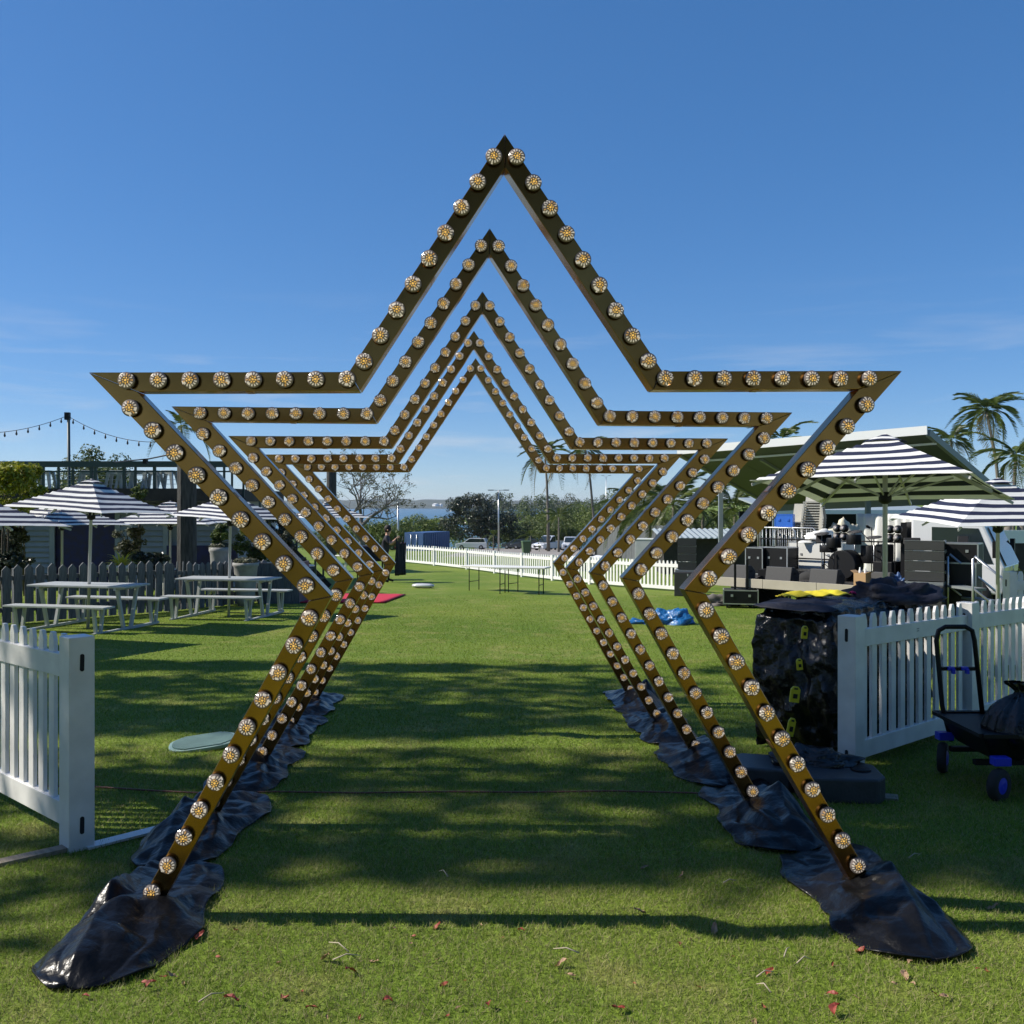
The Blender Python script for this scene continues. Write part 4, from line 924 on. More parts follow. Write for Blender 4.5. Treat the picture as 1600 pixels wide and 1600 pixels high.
# skillion roof carried by steel posts
A_, B_ = P(1060, 706, 26.0), P(1450, 674, 22.0); dn = Vector((.70, .71, 0))*5.0; D_, C2 = A_+dn+Vector((0, 0, -1.40)), B_+dn+Vector((0, 0, -1.38))
rf = thing('stage_roof', 'big grey green skillion roof with white fascia over the stage', 'stage roof', A_)
def qd(name, pts, th, m):
    n_ = (pts[1]-pts[0]).cross(pts[3]-pts[0]).normalized(); b = MB(); vs = [p-A_ for p in pts]+[p-A_-n_*th for p in pts]
    b.add(vs, [(0, 1, 2, 3), (7, 6, 5, 4), (0, 4, 5, 1), (1, 5, 6, 2), (2, 6, 7, 3), (3, 7, 4, 0)]); return b.build(name, m, rf)
for k in range(5):
    a, c, d, e = A_.lerp(B_, k/5), A_.lerp(B_, (k+1)/5), D_.lerp(C2, (k+1)/5), D_.lerp(C2, k/5); q = (c-a)*.004
    qd('roof_panel', [a+q, c-q, d-q, e+q], .06, M['roof_under'])
up_ = Vector((0, 0, .13)); b = MB(); b.bar(Vector((0, 0, 0))-uy*.04+up_*.2, (B_-A_)-uy*.04+up_*.2, .05, .20); b.build('fascia', M['roof_white'], rf)
b = MB(); b.bar(Vector((0, 0, -.03)), D_-A_+Vector((0, 0, -.03)), .10, .16); b.build('edge_beam', M['roof_grey'], rf)
b = MB(); b.bar((B_-A_)+Vector((0, 0, -.03)), C2-A_+Vector((0, 0, -.03)), .10, .16); b.build('edge_beam', M['roof_grey'], rf)
b = MB(); b.bar(D_-A_+Vector((0, 0, -.12)), C2-A_+Vector((0, 0, -.12)), .16, .22); b.build('back_beam', M['roof_grey'], rf)
for k in (.3, .62):
    b = MB(); b.bar(A_.lerp(B_, k)-A_+dn*.16+Vector((0, 0, -.30)), A_.lerp(B_, k)-A_+dn*.9+Vector((0, 0, -1.32)), .08, .10); b.build('rafter', M['roof_grey'], rf)
b = MB(); b.bar(A_.lerp(D_, .10)-A_+Vector((0, 0, -.12)), B_.lerp(C2, .10)-A_+Vector((0, 0, -.12)), .03, .05); b.build('batten', M['roof_white'], rf)
def roof_post(px, Y, py0, wd, m, lab=None):
    p = XG(px, Y); zt = CAMZ-(py0-HY)/F*Y; b = MB(); b.box((0, 0, (zt-p.z)/2), (wd, wd, zt-p.z)); o = b.build('post', m, rf); o.location = p-A_
roof_post(1126, 28.2, 764, .12, M['steel']); roof_post(1356, 25.2, 776, .12, M['roof_grey']); roof_post(1531, 25.2, 758, .13, M['roof_grey']); roof_post(1190, 29.4, 785, .10, M['roof_grey'])
rl = MB(); rl.lathe([(0, 0), (.05, 0), (.05, .09), (.03, .12), (0, .12)], 10); o = rl.build('beacon', M['car_red'], rf); o.location = P(1122, 742, 27.6)-A_
# loudspeaker towers: four slim cabinets on a bass cabinet
def array(label, base, rz, sub, cw, ch, n, sc=1):
    t = thing('loudspeaker_tower', label, 'loudspeakers', base, rz, 'loudspeaker towers')
    w_, d_, h_ = sub; b = MB(); b.box((0, 0, h_/2), (w_, d_, h_)); sb = b.build('bass_cabinet', M['speaker'], t, bevel=.012)
    b = MB(); b.box((0, -d_/2-.004, h_/2), (w_*.93, .012, h_*.92)); b.build('grille', M['grille'], sb)
    b = MB(); b.box((.02, -d_/2-.012, h_*.90), (.022, .006, .06)); b.build('badge', M['sign_grey'], sb)
    b = MB(); b.box((0, 0, h_+.03), (w_*.96, d_*.7, .05)); b.build('base_frame', M['roof_grey'], t)
    z = h_+.06
    for k in range(n):
        b = MB(); fw = cw; dp = .46; b.add([(-fw/2, -dp/2, z+.006), (fw/2, -dp/2, z+.006), (fw/2*.86, dp/2, z+.03), (-fw/2*.86, dp/2, z+.03), (-fw/2, -dp/2, z+ch-.006), (fw/2, -dp/2, z+ch-.006), (fw/2*.86, dp/2, z+ch-.03), (-fw/2*.86, dp/2, z+ch-.03)],
            [(0, 1, 2, 3), (7, 6, 5, 4), (0, 4, 5, 1), (1, 5, 6, 2), (2, 6, 7, 3), (3, 7, 4, 0)]); cb = b.build('cabinet', M['speaker'], t, bevel=.006)
        b = MB(); b.box((0, -dp/2-.006, z+ch/2), (fw*.97, .014, ch*.86)); b.build('grille', M['grille'], cb)
        b = MB(); b.box((0, -dp/2-.002, z+ch-.002), (fw*.99, .02, .006)); b.build('seam', M['steel'], cb)
        b = MB(); b.box((fw/2-.02, .0, z+ch-.02), (.03, .16, .05)); b.build('rigging', M['steel'], cb)
        z += ch
    return t
pr = XG(1447, 17.2); pr.z = CAMZ-(1000-HY)/F*17.2+.0
pr.z = g(pr.x, pr.y)
hsub = CAMZ-(914-HY)/F*17.0-pr.z
array('tall black loudspeaker tower at the truck end of the stage', pr, R(-30), (.66, .95, hsub), .66, (914-850)/F*17.0/4.0, 4)
pl = XG(1074, 24.2); hs2 = CAMZ-(893-HY)/F*24.2-pl.z
array('black loudspeaker tower at the end of the far white fence', pl, R(-12), (.62, .8, hs2), .46, (893-844)/F*24.2/4, 4)
# wedge monitors along the deck edge
def wedge(label, u, v, rz=0):
    t = thing('wedge_monitor', label, 'stage monitor', SP(u, v, -.03), SA+rz, 'wedge monitors along the deck edge')
    b = MB(); b.prism([(-.19, 0), (.17, 0), (.19, .16), (.0, .30), (-.12, .30)], -.30, .30, axes='yz'); bd = b.build('cabinet', M['speaker'], t, bevel=.01)
    b = MB(); b.bar((0, .185, .165), (0, .01, .293), .54, .012); b.build('grille', M['grille'], bd)
    b = MB(); b.box((.302, 0, .17), (.006, .10, .05)); b.build('handle', M['black'], bd)
for i, (px, lab) in enumerate(((1155, 'grey black wedge monitor nearest the grey stage pole end of the deck'), (1222, 'grey black wedge monitor above the trailer wheels'), (1292, 'grey black wedge monitor in front of the drum kit'), (1372, 'grey black wedge monitor beside the cardboard box'))):
    k = (px-CX)/F; u = (k*S0.y-S0.x + .32*(k*uy.y-uy.x))/(ux.x-k*ux.y); wedge(lab, u, .32)
def onstage(px, v):
    k = (px-CX)/F; u = (k*(S0.y+uy.y*v)-S0.x-uy.x*v)/(ux.x-k*ux.y); return SP(u, v)
# rails round the deck
rl = thing('stage_rail', 'black two bar safety rail along the back of the stage', 'safety rail', S0, SA)
for z in (.35, .78):
    b = MB(); b.tube([(-.2, 2.2, z), (4.6, 2.2, z)], .018, 6); b.build('bar', M['black'], rl, fix=False)
for k in range(6):
    b = MB(); b.tube([(-.2+.96*k, 2.2, -.03), (-.2+.96*k, 2.2, .80)], .018, 6); b.build('upright', M['black'], rl, fix=False)
# light clusters and panel lights on stands
def light4(label, px, py, v, zoff):
    base = onstage(px, v); h = CAMZ-(py-HY)/F*base.y-base.z; t = thing('cluster_light', label, 'stage light', base, SA+R(-8), 'four lamp stage lights')
    b = MB(); b.tube([(-.12 if zoff else 0, .05, 0), (-.12 if zoff else 0, .05, h-.05)], .014, 6); b.bar((0, .05, h), (-.14, .05, h-.05), .02, .02); b.build('stand', M['black'], t, fix=False)
    for sx in (-1, 1):
        for sz in (-1, 1):
            b = MB(); b.lathe([(.05, .05), (.085, .0), (.085, -.05), (.06, -.055)], 16, c=(sx*.088, 0, h+sz*.088), M=Matrix.Rotation(R(90), 3, 'X')); lp = b.build('lamp', M['black'], t, fix=False)
            b = MB(); b.lathe([(0, .062), (.062, .055)], 16, c=(sx*.088, 0, h+sz*.088), M=Matrix.Rotation(R(90), 3, 'X')); b.build('lens', M['lamp_face'], lp, fix=False)
light4('four lamp stage light before the cream sheets', 1313, 832, 1.6, 1); light4('four lamp stage light before the white drape', 1396, 834, 1.2, 0)
def panel_light(label, px, py, wpx, hpx, v, m='speaker'):
    base = onstage(px, v); Y = base.y; h = CAMZ-(py-HY)/F*Y-base.z; t = thing('panel_light', label, 'stage light', base, SA+R(15), 'flat stage lights on stands')
    b = MB(); b.tube([(0, .06, 0), (0, .06, h)], .015, 6)
    for a in range(3): b.tube([(0, .06, .30), (.32*math.cos(a*2.09), .06+.32*math.sin(a*2.09), 0)], .01, 5)
    b.build('stand', M['black'], t, fix=False)
    b = MB(); b.box((0, 0, h), (wpx/F*Y, .07, hpx/F*Y), M=Matrix.Rotation(R(-22), 3, 'X')); hd = b.build('head', M['black'], t, bevel=.008)
    b = MB(); b.box((0, -.038, h-.012), (wpx/F*Y*.88, .008, hpx/F*Y*.72), M=Matrix.Rotation(R(-22), 3, 'X')); b.build('panel', M[m], hd)
    b = MB(); b.box((0, .02, h-hpx/F*Y*.75), (wpx/F*Y*.55, .04, .02)); b.build('bracket', M['steel'], t)
panel_light('flat stage light on a tripod before the white drum case', 1287, 842, 23, 13, 1.5); panel_light('flat stage light on a pole above the tall loudspeaker tower', 1425, 846, 24, 11, 1.0)
panel_light('flat stage light tilted on top of the stacked black cases', 1505, 844, 16, 12, .4, 'lamp_face')
# tall slim speakers, mic stands, drums
def colspk(label, px, py_t, py_b, wpx, v, grp=None):
    base = onstage(px, v); Y = base.y; base.z = S0.z-.03; h = CAMZ-(py_t-HY)/F*Y-base.z; t = thing('loudspeaker', label, 'loudspeaker', base, SA, grp)
    b = MB(); b.box((0, 0, h*.28), (wpx/F*Y*1.7, .45, h*.55)); b.build('bass_cabinet', M['black'], t, bevel=.01); b = MB(); b.box((-.05, 0, h*.78), (wpx/F*Y*.95, .36, h*.45)); tp = b.build('top_cabinet', M['speaker'], t, bevel=.01)
    b = MB(); b.box((-.05, -.183, h*.78), (wpx/F*Y*.8, .01, h*.38)); b.build('grille', M['black'], tp)
colspk('black side speaker on a bass box behind the biggest parasol pole', 1386, 851, 896, 18, 1.6)
for px, py, lab in ((1362, 824, 'thin microphone stand against the white drape'), (1303, 862, 'microphone stand beside the drum kit'), (1378, 862, 'bent microphone boom next to the side speaker')):
    base = onstage(px, 1.1); h = CAMZ-(py-HY)/F*base.y-base.z; t = thing('microphone_stand', lab, 'microphone stand', base, 0, 'microphone stands'); b = MB(); b.tube([(0, 0, .02), (0, 0, h)], .011, 6)
    b.tube([(0, 0, h*.72), (-.22, 0, h*.92)], .008, 5)
    for a in range(3): b.tube([(0, 0, .22), (.26*math.cos(a*2.09), .26*math.sin(a*2.09), 0)], .01, 5)
    b.build('stand', M['black'], t, fix=False); b = MB(); b.lathe([(0, 0), (.02, .01), (.028, .09), (.0, .12)], 8, c=(-.02, 0, h-.02), M=Matrix.Rotation(R(-60), 3, 'Y')); b.build('microphone', M['black'], t, fix=False)
dk = thing('drum_kit', 'black drum kit with cymbals in the middle of the stage', 'drum kit', onstage(1318, 1.35), SA)
b = MB(); b.lathe([(.30, -.20), (.31, -.19), (.31, .19), (.30, .20)], 24, c=(.05, 0, .31), M=Matrix.Rotation(R(90), 3, 'X')); b.build('bass_drum', M['black'], dk)
for x, y, z, r_, h in ((-.22, .0, .66, .15, .2), (.22, .02, .74, .15, .2), (.48, .25, .35, .2, .36), (-.45, .2, .55, .18, .14)):
    b = MB(); b.lathe([(r_, 0), (r_*1.03, .01), (r_*1.03, h), (r_, h+.01)], 20, c=(x, y, z)); b.build('drum', M['black'], dk)
for x, y, z in ((-.55, .1, .95), (.62, .1, .9), (.1, .3, 1.0)):
    b = MB(); b.lathe([(.0, .02), (.05, .015), (.16, 0), (.16, -.003), (0, .01)], 20, c=(x, y, z), M=Matrix.Rotation(R(12), 3, 'X')); b.build('cymbal', M['old_timber'], dk); b = MB(); b.tube([(x, y, 0), (x, y, z)], .012, 5); b.build('cymbal_stand', M['steel'], dk, fix=False)
# drum cover / keyboards case and amp cases
def case(label, base, rz, sz, m='black', trim='steel', cat='equipment case', grp='equipment cases', wheels=False, name='road_case'):
    t = thing(name, label, cat, base, rz, grp); z = .10 if wheels else 0; x, y, h = sz
    b = MB(); b.box((0, 0, z+h/2), sz); bd = b.build('body', M[m], t, bevel=.006); b = MB(); q = .022
    for sx in (-1, 1):
        for sy in (-1, 1): b.box((sx*(x/2-q/3), sy*(y/2-q/3), z+h/2), (q, q, h+.004))
        for sz_ in (0, 1): b.box((sx*(x/2-q/3), 0, z+sz_*h), (q, y+.004, q))
    for sy in (-1, 1):
        for sz_ in (0, 1): b.box((0, sy*(y/2-q/3), z+sz_*h), (x+.004, q, q))
    b.build('edge_trim', M[trim], bd)
    for sx in (-.25, .25):
        b = MB(); b.box((sx*x, -y/2-.006, z+h*.62), (.05, .012, .05)); b.build('latch', M[trim], bd)
    if wheels:
        for sx in (-1, 1):
            for sy in (-1, 1):
                b = MB(); b.lathe([(.02, -.018), (.05, -.015), (.05, .015), (.02, .018)], 12, c=(sx*(x/2-.08), sy*(y/2-.08), .05), M=Matrix.Rotation(R(90), 3, 'Y')); b.build('castor', M['tyre'], t)
    return t
case('low black flight case on castors with two upright pipes, on the grass before the deck', XG(1157, 20.4), R(-12), (.72, .5, .28), wheels=True)
pv = thing('pipe_pair', 'two upright black square pipes stuck in the low flight case', 'pipes', XG(1157, 20.4), R(-12))
for sx in (-.11, .14):
    b = MB(); b.box((sx, .05, .68), (.05, .05, .70)); b.build('pipe', M['black'], pv)
case('black amplifier case with pale trim at the back of the deck', onstage(1220, 2.0)+Vector((0, 0, -.02)), SA, (.62, .5, .62))
case('second black amplifier case beside the metal barrier', onstage(1187, 1.9)+Vector((0, 0, -.02)), SA, (.46, .5, .60))
case('white drum case wrapped in plastic behind the panel light', onstage(1283, 2.9)+Vector((0, 0, -.02)), SA, (1.35, .6, .72), 'chair_white')
case('stacked black case column nearest the truck', XG(1494, 17.3), R(-35), (.75, .6, 1.06)); tcase = case('small black mixer case on top of the case column', XG(1498, 17.3)+Vector((0, 0, 1.063)), R(-35), (.72, .5, .34))
# dolly wheel-case under the deck end
dl = thing('cable_drum', 'big black cable drum lying under the deck end', 'cable drum', XG(1203, 20.9)+Vector((0, 0, .34)), R(-35)); b = MB(); b.lathe([(.34, -.22), (.34, -.16), (.2, -.15), (.2, .15), (.34, .16), (.34, .22)], 26, M=Matrix.Rotation(R(90), 3, 'X')); b.build('reel', M['black'], dl); b = MB(); b.lathe([(.27, -.13), (.29, 0), (.27, .13)], 20, M=Matrix.Rotation(R(90), 3, 'X')); b.build('cable_coil', M['tyre'], dl)
ct = thing('tarp_heap', 'grey crumpled tarp heaped under the deck corner', 'tarp', XG(1128, 21.0))
# white drape, cream sheets
def cloth(name, label, cat, p0, p1, ztop, zbot, m, folds, amp, seed, sag=0):
    p0, p1 = Vector(p0), Vector(p1); d = p1-p0; L = d.length; n_ = Vector((-d.y, d.x, 0)).normalized(); nx, nz = 90, 14; V, Q = [], []
    for j in range(nz+1):
        for i in range(nx+1):
            q = i/nx; s = j/nz; off = amp*(math.sin(q*folds*6.28+seed+1.5*math.sin(q*9))*(.5+.5*s)+.6*noise.noise(Vector((q*7, s*2, seed))))
            zt = ztop-sag*abs(math.sin(q*math.pi*3)); V.append(p0+d*q+n_*off+Vector((0, 0, zt+(zbot-zt)*s)))
    for j in range(nz):
        for i in range(nx): k = j*(nx+1)+i; Q.append((k, k+1, k+nx+2, k+nx+1))
    o = link(name, np_mesh(name, V, Q, m, smooth=True)); sd = o.modifiers.new('cloth', 'SOLIDIFY'); sd.thickness = .006; return tag(o, label, cat)
wa, wb = P(1336, 800, 24.6), P(1440, 800, 22.6); zb_ = CAMZ-(900-HY)/F*22
cloth('white_drape', 'long white drape hanging behind the stage', 'drape', (wa.x, wa.y, 0), (wb.x, wb.y, 0), CAMZ-(803-HY)/F*23.5, zb_-.3, M['drape'], 7, .09, 1)
def heap(name, label, cat, c, rad, m, seed, rough=.5, base=None, grp=None):
    n, k = 40, 20; V, Q = [], []; so = Vector((seed*5.1, 2, 0))
    for j in range(k+1):
        th = math.pi/2*j/k
        for i in range(n):
            a = 2*math.pi*i/n; d = Vector((math.cos(a)*math.cos(th), math.sin(a)*math.cos(th), math.sin(th)))
            f = 1+rough*(noise.noise(d*1.8+so)+.6*abs(noise.noise(d*4.5+so))-.2)
            V.append((d.x*rad[0]*f, d.y*rad[1]*f, d.z*rad[2]*f))
    for j in range(k):
        for i in range(n): Q.append((j*n+i, j*n+(i+1) % n, (j+1)*n+(i+1) % n, (j+1)*n+i))
    o = link(name, np_mesh(name, V, Q, m, smooth=True)); o.location = c; return tag(o, label, cat, grp)
heap('sheet_heap', 'cream sheets bunched behind the four lamp light', 'cloth heap', onstage(1320, 3.6)+Vector((0, 0, .45)), (.52, .34, .72), M['cream'], 3, .5)
heap('sheet_heap', 'white plastic sheet thrown over the drum case', 'cloth heap', onstage(1283, 2.9)+Vector((0, 0, .70)), (.48, .26, .24), M['drape'], 4, .5)
hp = heap('tarp', '', 'tarp', (0, 0, -.02), (.42, .3, .26), M['pale_bark'], 6, .6); hp.parent = ct; hp.name = 'tarp'
for k_ in ('label', 'category'):
    if k_ in hp: del hp[k_]
# the awning building behind the stage
ab = thing('awning_building', 'open sided shed with a white gutter behind the stage', 'shed', XG(1300, 31)); zb = ab.location.z; X0, X1 = (1205-1300)/F*31, (1460-1300)/F*31; zt = CAMZ-(800-HY)/F*31-zb
b = MB(); b.box(((X0+X1)/2, 0, zt), (X1-X0, .14, .13)); b.build('gutter', M['roof_white'], ab)
b = MB(); b.add([(X0, 0, zt+.06), (X1, 0, zt+.06), (X1, 4.5, zt+.5), (X0, 4.5, zt+.5), (X0, 0, zt), (X1, 0, zt), (X1, 4.5, zt+.44), (X0, 4.5, zt+.44)], [(0, 1, 2, 3), (7, 6, 5, 4), (0, 4, 5, 1), (1, 5, 6, 2), (2, 6, 7, 3), (3, 7, 4, 0)]); b.build('roof', M['corr'], ab)
b = MB(); b.box(((X0+X1)/2, 4.4, zt/2), (X1-X0, .12, zt)); b.build('shade_back_wall', M['black'], ab)  # wall painted black as the deep shade under the awning
for px in (1210, 1246, 1278):
    b = MB(); b.box(((px-1300)/F*31, .1, zt/2), (.07, .07, zt)); b.build('post', M['steel'], ab)
# stacked chairs
def chair_stack(label, base, n, rz, leanx):
    t = thing('chair_stack', label, 'stacked chairs', base, rz, 'stacks of cream plastic chairs')
    b0 = MB(); b0.box((0, 0, .40), (.44, .42, .03)); b0.add([(-.22, .20, .42), (.22, .20, .42), (.19, .33, .86), (-.19, .33, .86), (-.22, .17, .42), (.22, .17, .42), (.19, .30, .86), (-.19, .30, .86)], [(0, 1, 2, 3), (7, 6, 5, 4), (0, 4, 5, 1), (1, 5, 6, 2), (2, 6, 7, 3), (3, 7, 4, 0)])
    for sx in (-1, 1):
        for sy in (-1, 1): b0.bar((sx*.24, sy*.22, 0), (sx*.19, sy*.18, .40), .04, .04)
    me = b0.mesh('chair', M['chair_stack'])
    for k in range(n):
        o = link('chair', me, t); o.location = (leanx*k, -.012*k, .062*k)
chair_stack('shorter stack of cream plastic chairs beside the blue crate', onstage(1249, 3.6), 13, SA+R(20), .004); chair_stack('taller leaning stack of cream plastic chairs', onstage(1266, 3.5), 21, SA+R(20), .006)
case('blue plastic crate on top of the metal barriers', onstage(1226, 3.0)+Vector((0, 0, 1.02)), SA+R(20), (.42, .3, .32), 'blue_crate', 'blue_crate', 'crate', None, name='blue_crate')
# barriers
def barrier(label, base, rz):
    t = thing('metal_barrier', label, 'barrier', base, rz, 'grey metal barriers on the stage'); b = MB(); b.tube([(-.5, 0, 0), (-.5, 0, .95), (-.42, 0, 1.03), (.42, 0, 1.03), (.5, 0, .95), (.5, 0, 0)], .02, 6); b.tube([(-.5, 0, .2), (.5, 0, .2)], .015, 6); b.build('frame', M['steel'], t, fix=False)
    for k in range(8):
        b = MB(); b.tube([(-.38+.108*k, 0, .2), (-.38+.108*k, 0, 1.03)], .008, 5); b.build('bar', M['steel'], t, fix=False)
barrier('grey metal barrier before the blue crate', onstage(1213, 2.7), SA); barrier('grey metal barrier before the chair stacks', onstage(1243, 2.9), SA+R(8))
# cardboard box, blue net, cables on the deck
cb = thing('cardboard_box', 'open cardboard box with two white bottles on a black post', 'box', onstage(1344, .05)+Vector((0, -.12, .0)), SA); b = MB()
for (c, s) in (((0, .11, .13), (.24, .01, .26)), ((0, -.11, .13), (.24, .01, .26)), ((.12, 0, .13), (.01, .22, .26)), ((-.12, 0, .13), (.01, .22, .26)), ((0, 0, .006), (.24, .22, .01))): b.box(c, s)
b.build('carton', M['cardboard'], cb); b = MB(); b.bar((-.12, 0, .26), (-.19, 0, .30), .22, .008); b.bar((.12, 0, .26), (.2, 0, .29), .22, .008); b.build('flap', M['cardboard'], cb)
for sx in (-.05, .06):
    b = MB(); b.lathe([(.025, .1), (.025, .30), (.012, .33), (.012, .36)], 10, c=(sx, 0, 0)); b.build('bottle', M['roof_white'], cb)
for px in (1342, 1368):
    p = onstage(px, -.3); z0 = g(p.x, p.y); b = MB(); b.box((0, 0, (S0.z-z0)/2), (.06, .06, S0.z-z0+.02)); b.box((0, 0, .03), (.5, .06, .05)); b.box((0, 0, .03), (.06, .5, .05)); o = b.build('stand_post', M['black']); o.location = (p.x, p.y, z0); tag(o, 'black stand post before the deck, %s' % ('under the cardboard box' if px == 1342 else 'nearest the biggest parasol pole'), 'post', 'black stand posts before the deck')
heap('net_heap', 'blue netting bundled beside the last wedge monitor', 'net', onstage(1401, .4)+Vector((0, 0, -.02)), (.2, .18, .26), M['container'], 8, .7)
heap('cable_heap', 'black and white cables coiled at the deck corner', 'cables', onstage(1412, .4)+Vector((0, 0, -.03)), (.22, .2, .12), M['speaker'], 9, .8)
# steps with handrail by the tower
sp = thing('stage_steps', 'grey metal stage steps with sloping handrail', 'steps', XG(1500, 16.6), R(8))
for k in range(3):
    b = MB(); b.box((.12+.26*k, 0, .64-.21*k), (.27, .7, .04)); b.build('tread', M['roof_grey'], sp)
for sy in (-.36, .36):
    b = MB(); b.tube([(0, sy, 0), (0, sy, 1.16), (.04, sy, 1.2), (1.0, sy, .48), (1.0, sy, 0)], .022, 6); b.tube([(0, sy, .66), (.9, sy, .0)], .02, 6); b.tube([(.45, sy, .35), (.45, sy, .87)], .016, 6); b.build('handrail', M['steel'], sp, fix=False)
# white truck behind the tower
def truck():
    p = XG(1508, 19.6); t = thing('truck', 'white cab over truck parked behind the loudspeaker tower', 'truck', p, R(-36)); H = 2.0
    # local +x is forward
    b = MB(); b.prism([(-.85, .42), (.80, .42), (.86, .95), (.50, 1.78), (.30, 1.92), (-.85, 1.95)], -.85, .85); b.build('cab', M['car_white'], t, bevel=.05)
    b = MB(); b.add([(.87, -.74, .98), (.87, .74, .98), (.535, .70, 1.74), (.535, -.70, 1.74)], [(0, 1, 2, 3)]); b.v = [(x+.012, y, z+.004) for x, y, z in b.v]; b.build('windscreen', M['glass'], t, fix=False)
    for sy in (-1, 1):
        b = MB(); b.prism([(-.45, 1.02), (.66, 1.02), (.40, 1.70), (-.45, 1.72)], sy*.853, sy*.860); b.build('side_window', M['glass'], t)
        b = MB(); b.prism([(-.55, .5), (.74, .5), (.74, .98), (-.55, .98)], sy*.852, sy*.858); b.build('door', M['car_white'], t)
        b = MB(); b.box((.72, sy*1.0, 1.3), (.08, .14, .32)); b.build('mirror', M['black'], t)
        b = MB(); b.box((.875, sy*.58, .66), (.03, .30, .14)); b.build('headlight', M['headlight'], t)
        for x in (.25, -2.9):
            o = link('wheel', wm, t); o.location = (x, sy*.78, .36); o.rotation_euler = (R(90), 0, 0); r_ = link('rim', rm, o)
    b = MB(); b.box((.88, 0, .80), (.02, 1.1, .05)); b.box((.885, 0, .72), (.02, .8, .05)); b.build('grille', M['black'], t)
    b = MB(); b.lathe([(0, .012), (.05, .01), (.055, 0)], 10, c=(.88, 0, .90), M=Matrix.Rotation(R(90), 3, 'Y')); b.build('badge', M['steel'], t)
    b = MB(); b.box((.90, 0, .44), (.10, 1.72, .20)); b.build('bumper', M['car_white'], t, bevel=.02); b = MB(); b.box((.955, .0, .43), (.012, .4, .1)); b.build('number_plate', M['label_grey'], t)
    b = MB(); b.box((-2.6, 0, .62), (3.3, .8, .16)); b.build('chassis', M['black'], t)
    b = MB(); b.box((-1.0, 0, 1.2), (.12, 1.6, 1.2)); b.build('headboard', M['black'], t)
truck()
# white tent wall, blue panel, grey beam building far right
bw = thing('pale_building', 'pale building with blue panels and a white beam behind the truck', 'building', XG(1540, 30)); zb = bw.location.z
def bw_box(name, pxa, pxb, pya, pyb, dy, m):
    xa, xb = (pxa-1540)/F*30, (pxb-1540)/F*30; za, zz = CAMZ-(pya-HY)/F*30-zb, CAMZ-(pyb-HY)/F*30-zb; b = MB(); b.box(((xa+xb)/2, dy, (za+zz)/2), (xb-xa, .12, za-zz)); b.build(name, M[m], bw)
bw_box('blue_panel', 1440, 1486, 800, 900, 0, 'container'); bw_box('wall', 1486, 1512, 790, 900, .02, 'drape'); bw_box('blue_panel', 1512, 1532, 800, 900, 0, 'container'); bw_box('beam', 1440, 1680, 828, 848, -.3, 'roof_white'); bw_box('dark_wall', 1535, 1700, 850, 925, 1.5, 'deck_dark')
for px in (1570, 1590, 1640):
    palm_p = XG(px, 43); b = MB(); b.tube([(0, 0, 0), (.1, 0, 2), (.15, 0, 3.4)], [.22, .17, .15], 10); t = thing('palm_stump', 'ringed palm trunk by the tiny parasol, %s' % ('nearest the smaller parasol pole' if px == 1570 else 'second along' if px == 1590 else 'third along'), 'palm trunk', palm_p, 0, 'bare palm trunks'); b.build('trunk', M['palm_bark'], t, fix=False)
bush('bright green bush by the outdoor chairs beyond the truck', 1592, 30, 903, 16, 14, 'olive', 900, .12, 401, grp=None)
for i, (px, Y) in enumerate(((1568, 33), (1580, 35), (1594, 33.5))):
    garden_chair('white outdoor chair under the tiny parasol, %s' % ('nearest the truck', 'middle one', 'by the bright bush')[i], XG(px, Y), R(40*i), 'white outdoor chairs beyond the truck')

